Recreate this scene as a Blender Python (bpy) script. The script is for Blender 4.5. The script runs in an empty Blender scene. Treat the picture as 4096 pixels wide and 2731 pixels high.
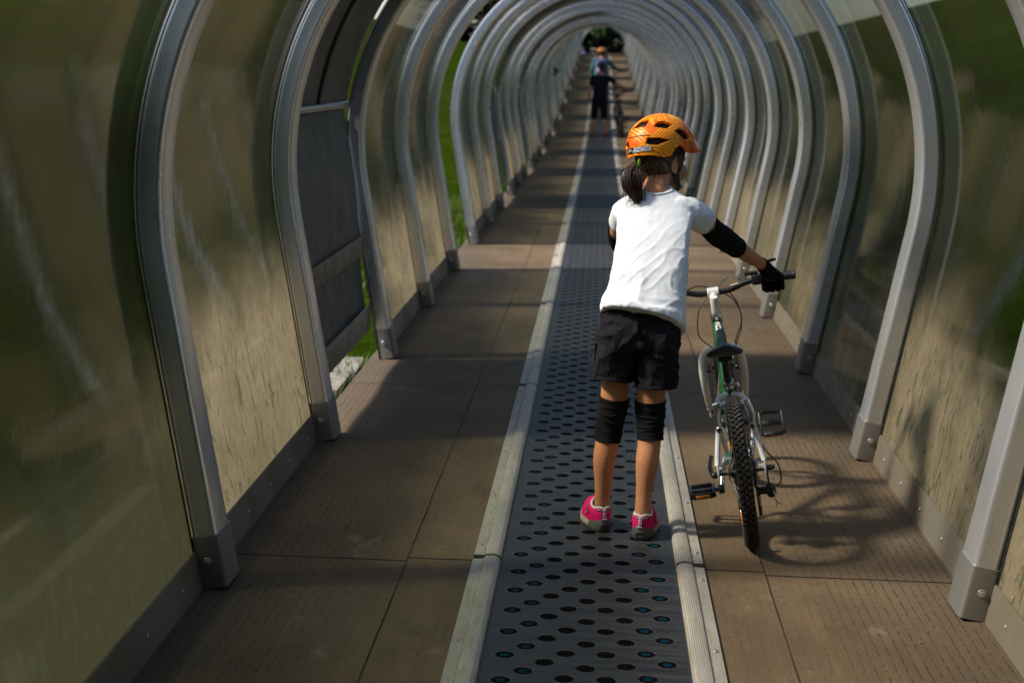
import bpy, bmesh, math, random
import numpy as np
from mathutils import Vector, Matrix, noise as mnoise
random.seed(7); rng = np.random.default_rng(7)
scene = bpy.context.scene
COL = scene.collection
R = math.radians

# ------------------------------------------------------------------ camera, light, exposure
cam_d = bpy.data.cameras.new('camera'); cam = bpy.data.objects.new('camera', cam_d); COL.objects.link(cam)
_r = Vector((0.99815, 0.055457, 0.024902)); _u = Vector((-0.033762, 0.165052, 0.985707)); _f = Vector((-0.050554, 0.984724, -0.166619))
m = Matrix((( _r.x, _u.x, -_f.x, 0), (_r.y, _u.y, -_f.y, 0), (_r.z, _u.z, -_f.z, 1.55), (0, 0, 0, 1)))
cam.matrix_world = m
cam_d.sensor_width = 36; cam_d.lens = 6400 / 4096 * 36
cam_d.clip_start = .05; cam_d.clip_end = 2000
cam_d.dof.use_dof = True; cam_d.dof.focus_distance = 5.35; cam_d.dof.aperture_fstop = 4.0
scene.camera = cam

SUN_TO = Vector((1.0, .22, -1.0)).normalized()
w = bpy.data.worlds.new('World'); scene.world = w; w.use_nodes = True
nt = w.node_tree; sky = nt.nodes.new('ShaderNodeTexSky'); sky.sky_type = 'NISHITA'; sky.sun_disc = False
sky.sun_elevation = math.asin(-SUN_TO.z); sky.sun_rotation = math.atan2(-SUN_TO.x, -SUN_TO.y)
sky.dust_density = 1.5
bg = nt.nodes['Background']; bg.inputs['Strength'].default_value = .12
nt.links.new(sky.outputs[0], bg.inputs[0])
sd = bpy.data.lights.new('sun', 'SUN'); sd.energy = 3.6; sd.angle = R(6); sd.color = (1, .94, .865)
so = bpy.data.objects.new('sun', sd); COL.objects.link(so); so.rotation_euler = SUN_TO.to_track_quat('-Z', 'Y').to_euler(); so.location = (-20, -5, 25)
scene.view_settings.view_transform = 'Standard'; scene.view_settings.look = 'None'
scene.view_settings.exposure = 0.88; scene.view_settings.gamma = 1
scene.cycles.transparent_max_bounces = 24; scene.cycles.max_bounces = 8; scene.cycles.diffuse_bounces = 4; scene.cycles.glossy_bounces = 5
scene.cycles.sample_clamp_indirect = 6; scene.cycles.caustics_reflective = False; scene.cycles.caustics_refractive = False
scene.cycles.use_denoising = True

# ------------------------------------------------------------------ node helpers
class NT:
    def __init__(s, name):
        s.m = bpy.data.materials.new(name); s.m.use_nodes = True; s.t = s.m.node_tree
        for n in list(s.t.nodes): s.t.nodes.remove(n)
        s.out = s.t.nodes.new('ShaderNodeOutputMaterial')
    def n(s, typ, *ins, **kw):
        nd = s.t.nodes.new('ShaderNode' + typ)
        for k, v in kw.items():
            if hasattr(nd, k) and k not in nd.inputs: setattr(nd, k, v)
            else: s.set(nd.inputs[k], v)
        for i, v in enumerate(ins):
            if v is not None: s.set(nd.inputs[i], v)
        return nd
    def set(s, sock, v):
        if hasattr(v, 'outputs'): v = v.outputs[0]
        if isinstance(v, bpy.types.NodeSocket): s.t.links.new(v, sock)
        else:
            if isinstance(v, (tuple, list)) and sock.type == 'RGBA' and len(v) == 3: v = (*v, 1)
            sock.default_value = v
    def math(s, op, a, b=0.0, clamp=False):
        nd = s.t.nodes.new('ShaderNodeMath'); nd.operation = op; nd.use_clamp = clamp
        s.set(nd.inputs[0], a); s.set(nd.inputs[1], b); return nd.outputs[0]
    def mapr(s, v, a, b, c=0.0, d=1.0, smooth=True):
        nd = s.t.nodes.new('ShaderNodeMapRange'); nd.interpolation_type = 'SMOOTHSTEP' if smooth else 'LINEAR'
        for i, x in enumerate((v, a, b, c, d)): s.set(nd.inputs[i], x)
        return nd.outputs[0]
    def mix(s, f, a, b):
        nd = s.t.nodes.new('ShaderNodeMix'); nd.data_type = 'RGBA'
        s.set(nd.inputs[0], f); s.set(nd.inputs[6], a); s.set(nd.inputs[7], b); return nd.outputs[2]
    def mixs(s, f, a, b): return s.n('MixShader', f, a, b).outputs[0]
    def coord(s, kind='Object'): return s.n('TexCoord').outputs[kind]
    def scaled(s, v, sc, loc=(0, 0, 0), rot=(0, 0, 0)):
        return s.n('Mapping', v, Scale=sc, Location=loc, Rotation=rot).outputs[0]
    def noise(s, v, scale, detail=4.0, rough=.55, dist=0.0):
        return s.n('TexNoise', v, Scale=scale, Detail=detail, Roughness=rough, Distortion=dist).outputs[0]
    def bump(s, h, strength=.3, dist=.01, normal=None):
        b = s.n('Bump', Strength=strength, Distance=dist, Height=h)
        if normal is not None: s.set(b.inputs['Normal'], normal)
        return b.outputs[0]
    def sep(s, v):
        o = s.n('SeparateXYZ', v).outputs; return o[0], o[1], o[2]
    def pr(s, **kw):
        p = s.t.nodes.new('ShaderNodeBsdfPrincipled')
        names = dict(color='Base Color', rough='Roughness', metal='Metallic', spec='Specular IOR Level', normal='Normal', coat='Coat Weight', sss='Subsurface Weight', sheen='Sheen Weight', alpha='Alpha', trans='Transmission Weight', coatr='Coat Roughness')
        for k, v in kw.items(): s.set(p.inputs[names[k]], v)
        return p.outputs[0]
    def done(s, sh): s.t.links.new(sh, s.out.inputs[0]); return s.m

def simple(name, col, rough=.5, metal=0.0, var=.15, scale=30, bump=0.0, bscale=200, coat=0.0, spec=.5):
    t = NT(name); c = t.coord()
    n = t.noise(c, scale, 5)
    a = tuple(x * (1 - var) for x in col); b = tuple(min(1, x * (1 + var)) for x in col)
    kw = dict(color=t.mix(t.mapr(n, .3, .7), a, b), rough=t.mapr(n, .3, .7, max(.02, rough - .07), min(1, rough + .07)), metal=metal, coat=coat, spec=spec)
    if bump: kw['normal'] = t.bump(t.noise(c, bscale, 3), bump, .002)
    return t.done(t.pr(**kw))

# ------------------------------------------------------------------ mesh helpers
class MB:
    def __init__(s): s.v = []; s.f = []
    def add(s, v, f):
        o = len(s.v); s.v += [tuple(map(float, p)) for p in v]; s.f += [tuple(i + o for i in q) for q in f]; return s
    def tube(s, pts, r, n=10, cap=True, flat=None, up=None):
        """sweep a circle (or a flattened one) of radius r along pts; r may be a list; flat = (radius factor sideways, radius factor up)"""
        P = [Vector(p) for p in pts]; k = len(P)
        rr = [r] * k if not hasattr(r, '__len__') else list(r)
        T = [(P[min(i + 1, k - 1)] - P[max(i - 1, 0)]).normalized() for i in range(k)]
        a = Vector(up) if up is not None else (Vector((0, 0, 1)) if abs(T[0].z) < .9 else Vector((1, 0, 0)))
        rings = []
        for i in range(k):
            a = (a - T[i] * a.dot(T[i])); a = a.normalized() if a.length > 1e-6 else T[i].orthogonal().normalized()
            b = T[i].cross(a)
            fa, fb = (1, 1) if flat is None else (flat[1], flat[0])
            rings.append([P[i] + a * (math.sin(2 * math.pi * j / n) * rr[i] * fa) + b * (math.cos(2 * math.pi * j / n) * rr[i] * fb) for j in range(n)])
        return s.rings(rings, cap)
    def rings(s, rings, cap=True, closed=False):
        n = len(rings[0]); k = len(rings); v = [p for q in rings for p in q]; f = []
        for i in range(k if closed else k - 1):
            i2 = (i + 1) % k
            for j in range(n):
                f.append((i * n + j, i * n + (j + 1) % n, i2 * n + (j + 1) % n, i2 * n + j))
        if cap and not closed:
            f.append(tuple(range(n - 1, -1, -1))); f.append(tuple((k - 1) * n + j for j in range(n)))
        return s.add(v, f)
    def limb(s, pts, n=14):
        """tube through (x,y,z,r) with rounded ends"""
        P = [Vector(p[:3]) for p in pts]; r = [p[3] for p in pts]
        d0 = (P[0] - P[1]).normalized(); d1 = (P[-1] - P[-2]).normalized()
        A = [P[0] + d0 * r[0] * .85, P[0] + d0 * r[0] * .5] + P + [P[-1] + d1 * r[-1] * .5, P[-1] + d1 * r[-1] * .85]
        B = [r[0] * .35, r[0] * .85] + r + [r[-1] * .85, r[-1] * .35]
        return s.tube(A, B, n)
    def box(s, c, size, rot=None, bevel=0.0):
        x, y, z = [q / 2 for q in size]
        bm = bmesh.new(); bmesh.ops.create_cube(bm, size=1)
        for v in bm.verts: v.co = Vector((v.co.x * size[0], v.co.y * size[1], v.co.z * size[2]))
        if bevel: bmesh.ops.bevel(bm, geom=bm.edges[:], offset=bevel, segments=2, affect='EDGES', profile=.5)
        M = (rot if rot is not None else Matrix.Identity(3)); c = Vector(c)
        bm.verts.index_update()
        s.add([M @ v.co + c for v in bm.verts], [[v.index for v in f.verts] for f in bm.faces]); bm.free(); return s
    def ell(s, c, rad, rot=None, nu=20, nv=12):
        M = rot if rot is not None else Matrix.Identity(3); c = Vector(c); v = [c + M @ Vector((0, 0, -rad[2]))]; f = []
        for i in range(1, nv):
            ph = -math.pi / 2 + math.pi * i / nv
            for j in range(nu):
                t = 2 * math.pi * j / nu
                v.append(c + M @ Vector((rad[0] * math.cos(ph) * math.cos(t), rad[1] * math.cos(ph) * math.sin(t), rad[2] * math.sin(ph))))
        v.append(c + M @ Vector((0, 0, rad[2])))
        for j in range(nu): f.append((0, 1 + (j + 1) % nu, 1 + j))
        for i in range(nv - 2):
            for j in range(nu): f.append((1 + i * nu + j, 1 + i * nu + (j + 1) % nu, 1 + (i + 1) * nu + (j + 1) % nu, 1 + (i + 1) * nu + j))
        o = 1 + (nv - 2) * nu
        for j in range(nu): f.append((o + j, o + (j + 1) % nu, len(v) - 1))
        return s.add(v, f)
    def cyl(s, a, b, r, n=14, r2=None, bev=0.0):
        a, b = Vector(a), Vector(b); r2 = r if r2 is None else r2
        if bev:
            d = (b - a).normalized() * bev
            return s.tube([a, a + d, b - d, b], [r - bev, r, r2, r2 - bev], n)
        return s.tube([a, b], [r, r2], n)
    def lathe(s, prof, c, axis='x', n=32, ang=None):
        """prof: (radius, along-axis); closed loop of profile points"""
        c = Vector(c); rings = []
        for i in range(n):
            t = 2 * math.pi * i / n; ct, st = math.cos(t), math.sin(t)
            if axis == 'x': rings.append([c + Vector((h, r * ct, r * st)) for r, h in prof])
            elif axis == 'z': rings.append([c + Vector((r * ct, r * st, h)) for r, h in prof])
            else: rings.append([c + Vector((r * ct, h, r * st)) for r, h in prof])
        return s.rings(rings, False, True)
    def mesh(s, name, org=(0, 0, 0), smooth=True):
        me = bpy.data.meshes.new(name); o = Vector(org)
        me.from_pydata([tuple(Vector(p) - o) for p in s.v] if o.length else s.v, [], s.f); me.validate()
        bm = bmesh.new(); bm.from_mesh(me); bmesh.ops.recalc_face_normals(bm, faces=bm.faces[:]); bm.to_mesh(me); bm.free()
        if smooth:
            me.shade_smooth()
        return me
    def obj(s, name, mt, parent=None, org=(0, 0, 0), smooth=True, angle=40):
        me = s.mesh(name, org, smooth)
        if smooth and angle: me.set_sharp_from_angle(angle=R(angle))
        return link(name, me, mt, parent)

def link(name, me, mt, parent=None, loc=(0, 0, 0)):
    o = bpy.data.objects.new(name, me); COL.objects.link(o)
    if mt is not None:
        me.materials.clear(); me.materials.append(mt)
    o.location = loc
    if parent is not None: o.parent = parent
    return o
def fuse(mb, voxel, smooth=4, fac=.5):
    """one continuous surface from overlapping pieces: returns (verts array, faces)"""
    me = mb.mesh('tmp', smooth=False); o = bpy.data.objects.new('tmp', me); COL.objects.link(o)
    md = o.modifiers.new('r', 'REMESH'); md.mode = 'VOXEL'; md.voxel_size = voxel
    if smooth: sm = o.modifiers.new('s', 'SMOOTH'); sm.iterations = smooth; sm.factor = fac
    dg = bpy.context.evaluated_depsgraph_get(); ev = o.evaluated_get(dg); m2 = ev.to_mesh()
    V = np.empty(len(m2.vertices) * 3); m2.vertices.foreach_get('co', V); V = V.reshape(-1, 3)
    NN = np.empty(len(m2.vertices) * 3); m2.vertices.foreach_get('normal', NN); NN = NN.reshape(-1, 3)
    F = [tuple(p.vertices) for p in m2.polygons]
    ev.to_mesh_clear(); bpy.data.objects.remove(o); bpy.data.meshes.remove(me)
    return V, F, NN
def from_vf(name, V, F, mt, parent=None, org=(0, 0, 0)):
    mb = MB(); mb.v = [tuple(p) for p in V]; mb.f = F
    return mb.obj(name, mt, parent, org, True, 0)
def tag(o, label=None, cat=None, group=None, kind=None):
    for k, v in (('label', label), ('category', cat), ('group', group), ('kind', kind)):
        if v: o[k] = v
    return o
def empty(name, loc, label=None, cat=None, group=None, rz=0):
    o = bpy.data.objects.new(name, None); COL.objects.link(o); o.location = loc; o.rotation_euler.z = rz; o.empty_display_size = .1
    return tag(o, label, cat, group)
KIDS = {}
def copy_tree(o, parent=None):
    c = o.copy(); COL.objects.link(c)
    if parent is not None: c.parent = parent
    for ch in [x for x in COL.objects if x.parent == o]: copy_tree(ch, c)
    return c
def lerp(a, b, t): return a + (b - a) * t
def curve(pts, n=12):
    """Catmull-Rom through pts (tuples of any length)"""
    P = [np.array(p, float) for p in pts]; P = [2 * P[0] - P[1]] + P + [2 * P[-1] - P[-2]]; out = []
    for i in range(1, len(P) - 2):
        for k in range(n):
            t = k / n; a, b, c, d = P[i - 1:i + 3]
            out.append(.5 * ((2 * b) + (c - a) * t + (2 * a - 5 * b + 4 * c - d) * t * t + (3 * b - a - 3 * c + d) * t ** 3))
    out.append(P[-2]); return [tuple(p) for p in out]
ORD = ['nearest', 'second', 'third', 'fourth', 'fifth', 'sixth', 'seventh', 'eighth', 'ninth', 'tenth', 'eleventh', 'twelfth', 'thirteenth', 'fourteenth', 'fifteenth', 'sixteenth', 'seventeenth', 'eighteenth', 'nineteenth', 'twentieth']
def nth(i, one='nearest'): return one if i == 0 else ORD[i]

# ------------------------------------------------------------------ tunnel path (frame of the slope: the lower floor is z = 0)
CREST = 79.0; YEND = 95.2; YBEG = -5.3
def zf(y):
    if y < 27: return 0.0
    if y < 47: return .00145 * (y - 27) ** 2
    if y < CREST: return .58 + .058 * (y - 47)
    t = y - CREST
    if t < 4: return 2.436 + .058 * t - .0145 * t * t
    return 2.436 - .058 * (t - 4)
XC = .014; HB = 1.163; ZC = 1.17; RR = 1.352; RIB0 = 4.54; RSP = 1.953; RW = .155
def prof_pts(off=0.0, nl=6, na=60, z0=0.0, half=True):
    """right half of the arch as (x, z), offset inwards by off, from the base up to the apex"""
    D = math.hypot(HB, ZC); phi = math.atan2(-ZC, HB); a = phi + math.acos(min(1, RR / D))
    arc = [(RR * math.cos(lerp(a, math.pi / 2, i / na)), ZC + RR * math.sin(lerp(a, math.pi / 2, i / na))) for i in range(na + 1)]
    ln = [(lerp(HB, arc[0][0], i / nl), lerp(0, arc[0][1], i / nl)) for i in range(nl)]
    P = ln + arc; nx, nz = math.cos(a), math.sin(a); out = []
    for i, (x, z) in enumerate(P):
        if i < nl: n = (nx, nz)
        else: n = (x / RR, (z - ZC) / RR)
        out.append((x - n[0] * off, z - n[1] * off))
    if z0 > 0:
        k = next(i for i, p in enumerate(out) if p[1] > z0); p, q = out[k - 1], out[k]; t = (z0 - p[1]) / (q[1] - p[1])
        out = [(lerp(p[0], q[0], t), z0)] + out[k:]
    return out
def wall_x(z, off=0.0):
    P = prof_pts(off, 10, 90)
    for p, q in zip(P, P[1:]):
        if p[1] <= z <= q[1]: return lerp(p[0], q[0], (z - p[1]) / max(1e-9, q[1] - p[1]))
    return P[-1][0]

# ------------------------------------------------------------------ materials of the tunnel
def metal_mat(name, base=(.80, .81, .835), rough=.27, dirt=.05, dcol=(.2, .18, .15), axis=(1, 1, 1), metal=.74):
    t = NT(name); c = t.coord(); rnd = t.n('ObjectInfo').outputs['Random']
    cc = t.n('VectorMath', c, t.n('CombineXYZ', t.math('MULTIPLY', rnd, 31.7), t.math('MULTIPLY', rnd, 17.3), rnd), operation='ADD').outputs[0]
    n1 = t.noise(cc, 2.2, 3, .5); n2 = t.noise(t.scaled(cc, axis), 26, 4, .55)
    z = t.sep(c)[2]
    d = t.math('ADD', t.mapr(n1, .35, .85, 0, dirt), t.mapr(z, .35, 0, 0, dirt * .5), True)
    col = t.mix(t.mapr(n1, .3, .7), tuple(x * .93 for x in base), base)
    col = t.mix(d, col, dcol)
    met = t.mapr(d, 0, 1, metal, .2, False)
    rg = t.math('ADD', t.mapr(n1, .3, .75, rough - .03, rough + .05), t.math('MULTIPLY', d, .3), True)
    return t.done(t.pr(color=col, metal=met, rough=rg))
M_RIB = metal_mat('brushed_aluminium')
M_FOOT = metal_mat('dull_foot_aluminium', (.36, .35, .34), .40, .8, (.13, .11, .085))
M_KICK = metal_mat('dirty_aluminium_strip', (.30, .285, .26), .45, 1.3, (.17, .140, .095), (1, .2, 1), .6)
M_BOLT = metal_mat('steel_bolt', (.55, .54, .53), .25, .2)

M_RUBBER = simple('black_rubber', (.018, .018, .018), .6)
def glazing(name='tinted_plastic_glazing', green=0.0):
    t = NT(name); c = t.coord(); rnd = t.n('ObjectInfo').outputs['Random']
    off = t.n('CombineXYZ', t.math('MULTIPLY', rnd, 13.1), t.math('MULTIPLY', rnd, 29.7), t.math('MULTIPLY', rnd, 7.7))
    cc = t.n('VectorMath', c, off, operation='ADD').outputs[0]
    x, y, z = t.sep(c)
    nb = t.noise(cc, 1.3, 4, .6); ns = t.noise(t.scaled(cc, (1, 1, .6)), 1.7, 4, .5); nf = t.noise(cc, 26, 5, .7)
    zz = t.math('ADD', z, t.mapr(nb, .2, .8, -.16, .16, False))
    zz = t.math('ADD', zz, t.mapr(ns, .2, .8, -.10, .10, False))
    low = t.mapr(zz, .88, .46, .025, .86)
    low = t.math('MULTIPLY', low, t.mapr(rnd, 0, 1, .86, 1.08, False))
    low = t.math('ADD', low, t.mapr(ns, .6, .85, 0, .05), True)
    if green: low = t.math('ADD', t.math('MULTIPLY', low, .75), t.mapr(ns, .2, .8, green * .6, green, False), True)
    if green: low = t.math('MULTIPLY', low, t.mapr(zz, 1.1, .2, .22, .85))
    # scuffs wiped through the dirt and green algae smears, low down
    sc = t.n('TexNoise', t.scaled(cc, (3, 3.2, 1.1), rot=(.5, 0, 0)), Scale=6, Detail=7, Roughness=.72, Distortion=1.3).outputs[0]
    scuff = t.math('MULTIPLY', t.mapr(sc, .53, .60), t.mapr(z, 1.0, .3))
    lines = t.n('TexWave', t.scaled(cc, (0, 1, 1), rot=(.7, 0, 0)), Scale=22, Distortion=2.5, Detail=2).outputs['Fac']
    lm = t.math('MULTIPLY', t.mapr(t.noise(cc, 5.5, 2, .5), .62, .68), t.mapr(lines, .55, .8))
    scuff = t.math('MAXIMUM', scuff, t.math('MULTIPLY', lm, t.mapr(z, .8, .2)))
    dustc = t.mix(t.mapr(nf, .3, .7), (.43, .335, .195), (.53, .42, .26))
    alg = t.math('MULTIPLY', t.mapr(t.noise(cc, .8, 5, .62), .36 - green * 1.6, .62 - green * .9), t.mapr(rnd, 0, 1, 1.0, .3, False) if not green else 1.0)
    dustc = t.mix(t.math('MULTIPLY', alg, .85), dustc, (.040, .048, .016))
    dustc = t.mix(t.math('MULTIPLY', scuff, .7), dustc, (.10, .12, .07))
    nrm = t.bump(nb, .05, .02)
    dust = t.mixs(.5, t.n('BsdfDiffuse', dustc).outputs[0], t.n('BsdfTranslucent', dustc).outputs[0])
    fac = t.n('LayerWeight', Blend=.5).outputs['Facing']
    fr = t.math('ADD', t.math('MULTIPLY', t.math('POWER', fac, 4.5), .62), .06, True)
    glo = t.n('BsdfGlossy', (.92, .92, .90), Roughness=t.mapr(nf, .3, .7, .03, .08), Normal=nrm).outputs[0]
    tr = t.n('BsdfTransparent', t.mix(t.mapr(z, 1.30, 1.75), t.mix(t.mapr(nb, .3, .7), (.23, .26, .18), (.31, .335, .25)) if not green else (.13, .15, .09, 1), (.72, .72, .67))).outputs[0]
    if green: pass
    trn = tr.node; lk = trn.inputs[0].links[0].from_socket; t.set(trn.inputs[0], t.mix(t.mapr(fac, .55, .97, 0, .8), lk, (.05, .05, .04)))
    inner = t.mixs(low, tr, dust)
    return t.done(t.mixs(t.math('MULTIPLY', fr, t.mapr(low, .1, .8, 1, .55)), inner, glo))
M_GLAZE = glazing(); M_GLAZE_G = glazing('algae_stained_glazing', .16)
def tarp():
    t = NT('grey_tarpaulin'); c = t.coord(); n = t.noise(c, 6, 5, .65); n2 = t.noise(t.scaled(c, (1, 1, .2)), 9, 5, .7)
    col = t.mix(t.mapr(n, .3, .7), (.13, .118, .105), (.20, .183, .165)); col = t.mix(t.mapr(n2, .55, .8, 0, .6), col, (.16, .115, .07))
    b = t.bump(n, .2, .01)
    return t.done(t.mixs(.22, t.pr(color=col, rough=.6, spec=.3, normal=b), t.n('BsdfTranslucent', col, Normal=b).outputs[0]))
M_TARP = tarp()
M_TARPB = simple('stained_tarpaulin_band', (.24, .17, .11), .6, var=.45, scale=14)
M_STEEL = simple('pale_steel_bar', (.42, .41, .39), .35, .8)

# ------------------------------------------------------------------ setting: ground, forest, walkway
def grass_mat():
    t = NT('meadow_grass'); c = t.coord()
    n = t.noise(c, .35, 5, .6); n2 = t.noise(t.scaled(c, (1, .5, 1)), 9, 6, .75)
    col = t.mix(t.mapr(n, .3, .7), (.020, .044, .002), (.046, .076, .003))
    col = t.mix(t.mapr(n2, .35, .75), (.014, .026, .002), col)
    band = t.noise(t.scaled(c, (.55, .035, 0)), 1.0, 4, .6)
    x = t.math('ABSOLUTE', t.sep(c)[0])
    col = t.mix(t.math('MULTIPLY', t.mapr(band, .50, .62, 0, .55), t.mapr(x, 3.5, 6)), col, (.030, .022, .009))
    col = t.mix(t.mapr(t.noise(c, 1.2, 3), .62, .75, 0, .5), col, (.08, .07, .02))
    return t.done(t.n('BsdfDiffuse', col, Normal=t.bump(n2, .8, .05)).outputs[0])
def ground_z(x, y):
    d = abs(x - XC); b = zf(min(y, 120)) - .12
    if y > YEND: b = zf(YEND) - .12 - .02 * (y - YEND)
    k = max(0, d - 3.0)
    return b + (.25 if x < 0 else .28) * (k - 2.2 * (1 - math.exp(-k / 2.2)))
mb = MB(); xs = [-110, -80, -60, -45, -34, -25, -18, -13, -9, -6, -4.4, -3, -2.2, -1.6, -1.2, 1.2, 1.6, 2.2, 3, 4.4, 6, 9, 13, 18, 25, 34, 45, 60, 80, 110]
ys = [-60, -40, -25, -15, -8] + [i * 2.0 for i in range(-2, 50)] + [100, 106, 115, 130, 150, 180, 230]
mb.v = [(x, y, ground_z(x, y)) for y in ys for x in xs]; n = len(xs)
mb.f = [(j * n + i, j * n + i + 1, (j + 1) * n + i + 1, (j + 1) * n + i) for j in range(len(ys) - 1) for i in range(n - 1)]
tag(mb.obj('ground', grass_mat(), angle=0), kind='structure')

M_BARK = simple('tree_bark', (.06, .045, .032), .9, var=.4, scale=12)
def leaf_mat(name, a, b):
    t = NT(name); rnd = t.n('ObjectInfo').outputs['Random']; n = t.noise(t.coord(), 1.1, 3)
    col = t.mix(t.mapr(n, .3, .7), a, b); col = t.mix(t.math('MULTIPLY', rnd, .35), col, tuple(x * .5 for x in a))
    return t.done(t.mixs(.25, t.pr(color=col, rough=.65, spec=.3), t.n('BsdfTranslucent', col).outputs[0]))
M_FIR = leaf_mat('fir_needles', (.012, .028, .010), (.03, .055, .016)); M_LEAF = leaf_mat('broad_leaves', (.028, .06, .012), (.06, .10, .02))
def fir(seed, h, rad):
    rg = random.Random(seed); mb = MB()
    lv = int(h * 2.6)
    for i in range(lv):
        z = h * (.1 + .9 * i / lv); rr = rad * (1 - (z / h)) ** .85 * rg.uniform(.8, 1.15) + .12
        for k in range(int(7 + 9 * (1 - z / h))):
            a = rg.uniform(0, 2 * math.pi); L = rr * rg.uniform(.75, 1.1); d = Vector((math.cos(a), math.sin(a), 0)); sd = Vector((-d.y, d.x, 0))
            for q in range(6):
                t0 = q / 6; p = d * (L * (t0 + .1)) + Vector((0, 0, z - L * t0 * rg.uniform(.25, .45)))
                wdt = .16 * h / 10 * (1.35 - t0) * rg.uniform(.8, 1.5); ln = L * .28
                for sgn in (-1, 1):
                    e = (d * .7 + sd * sgn * .8) * ln + Vector((0, 0, -rg.uniform(.02, .2) * ln))
                    mb.add([p, p + d * wdt, p + e + d * wdt * .5, p + e * .9 - d * wdt * .3], [(0, 1, 2, 3)])
    return mb
def broad(seed, h, rad):
    rg = random.Random(seed); mb = MB(); cl = []
    for i in range(34):
        a = rg.uniform(0, 6.28); u = rg.random() ** .5; z = rg.uniform(.32, 1.0)
        rr = rad * math.sin(min(1, (1.05 - z) * 1.6) * 1.57) * u
        cl.append(Vector((math.cos(a) * rr, math.sin(a) * rr, z * h)))
    for c in cl:
        s = rg.uniform(.14, .26) * h * .5
        for k in range(120):
            v = Vector((rg.gauss(0, 1), rg.gauss(0, 1), rg.gauss(0, .8))); v = v.normalized() * s * rg.uniform(.55, 1.05)
            p = c + v; q = .11 * h / 8; a1 = Vector((rg.gauss(0, 1), rg.gauss(0, 1), rg.gauss(0, 1))).normalized(); a2 = a1.orthogonal().normalized()
            mb.add([p - a1 * q, p + a2 * q * .6, p + a1 * q, p - a2 * q * .6], [(0, 1, 2, 3)])
    return mb, cl
protos = []
for sdd, h in ((1, 11), (2, 14)):
    root = empty('fir_tree', (0, 0, 0)); mbt = MB(); mbt.tube([(0, 0, -.3), (0, 0, h * .5), (0, 0, h * .97)], [h * .024, h * .014, .02], 8); mbt.obj('trunk', M_BARK, root)
    c = fir(sdd, h, h * .24).obj('crown', M_FIR, root, smooth=False); protos.append(root)
for sdd, h in ((3, 8),):
    root = empty('broadleaf_tree', (0, 0, 0)); cm, cl = broad(sdd, h, h * .42); mbt = MB(); mbt.tube([(0, 0, -.3), (.1, 0, h * .3), (0, .1, h * .75)], [h * .03, h * .022, h * .008], 8)
    for c in cl[:12]: mbt.tube([(.05, 0, h * .3), tuple(c * .6 + Vector((0, 0, h * .12))), tuple(c)], [h * .011, h * .007, h * .003], 5)
    mbt.obj('trunk', M_BARK, root); cm.obj('crown', M_LEAF, root, smooth=False); protos.append(root)
spots = []
for i in range(15): spots.append((-rng.uniform(52, 66), 6 + i * 6.5 + rng.uniform(-2, 2), 'left'))
for i in range(12): spots.append((rng.uniform(46, 60), 4 + i * 7 + rng.uniform(-2, 2), 'right'))
for i in range(24): spots.append((-9 + (i % 12) * 1.6 + rng.uniform(-.5, .5), (99.5 if i < 12 else 104) + rng.uniform(0, 2.5), 'end'))
for i in range(7): spots.append((-7.5 + i * 2.5, -21 - rng.uniform(0, 3), 'back'))  # added trees, out of view, that darken what the rib fronts reflect
used = [0, 0, 0]; tl = {'back': 'added unseen behind the viewer to darken the rib faces', 'left': 'on the slope beyond the left wall', 'right': 'on the bank beyond the right wall', 'end': 'in the dark wood behind the far tunnel mouth'}
for i, (x, y, sd_) in enumerate(spots):
    k = (0, 1, 0, 2, 1)[i % 5]
    o = protos[k] if not used[k] else copy_tree(protos[k]); used[k] = 1
    o.location = (x, y, ground_z(x, y)); o.rotation_euler.z = rng.uniform(0, 6.28); s = rng.uniform(.8, 1.25); o.scale = (s, s, s * rng.uniform(.9, 1.15))
    tag(o, ('dark fir tree ' if k < 2 else 'green broadleaf tree ') + tl[sd_], 'tree', ('firs ' if k < 2 else 'broadleaf trees ') + tl[sd_])

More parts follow.
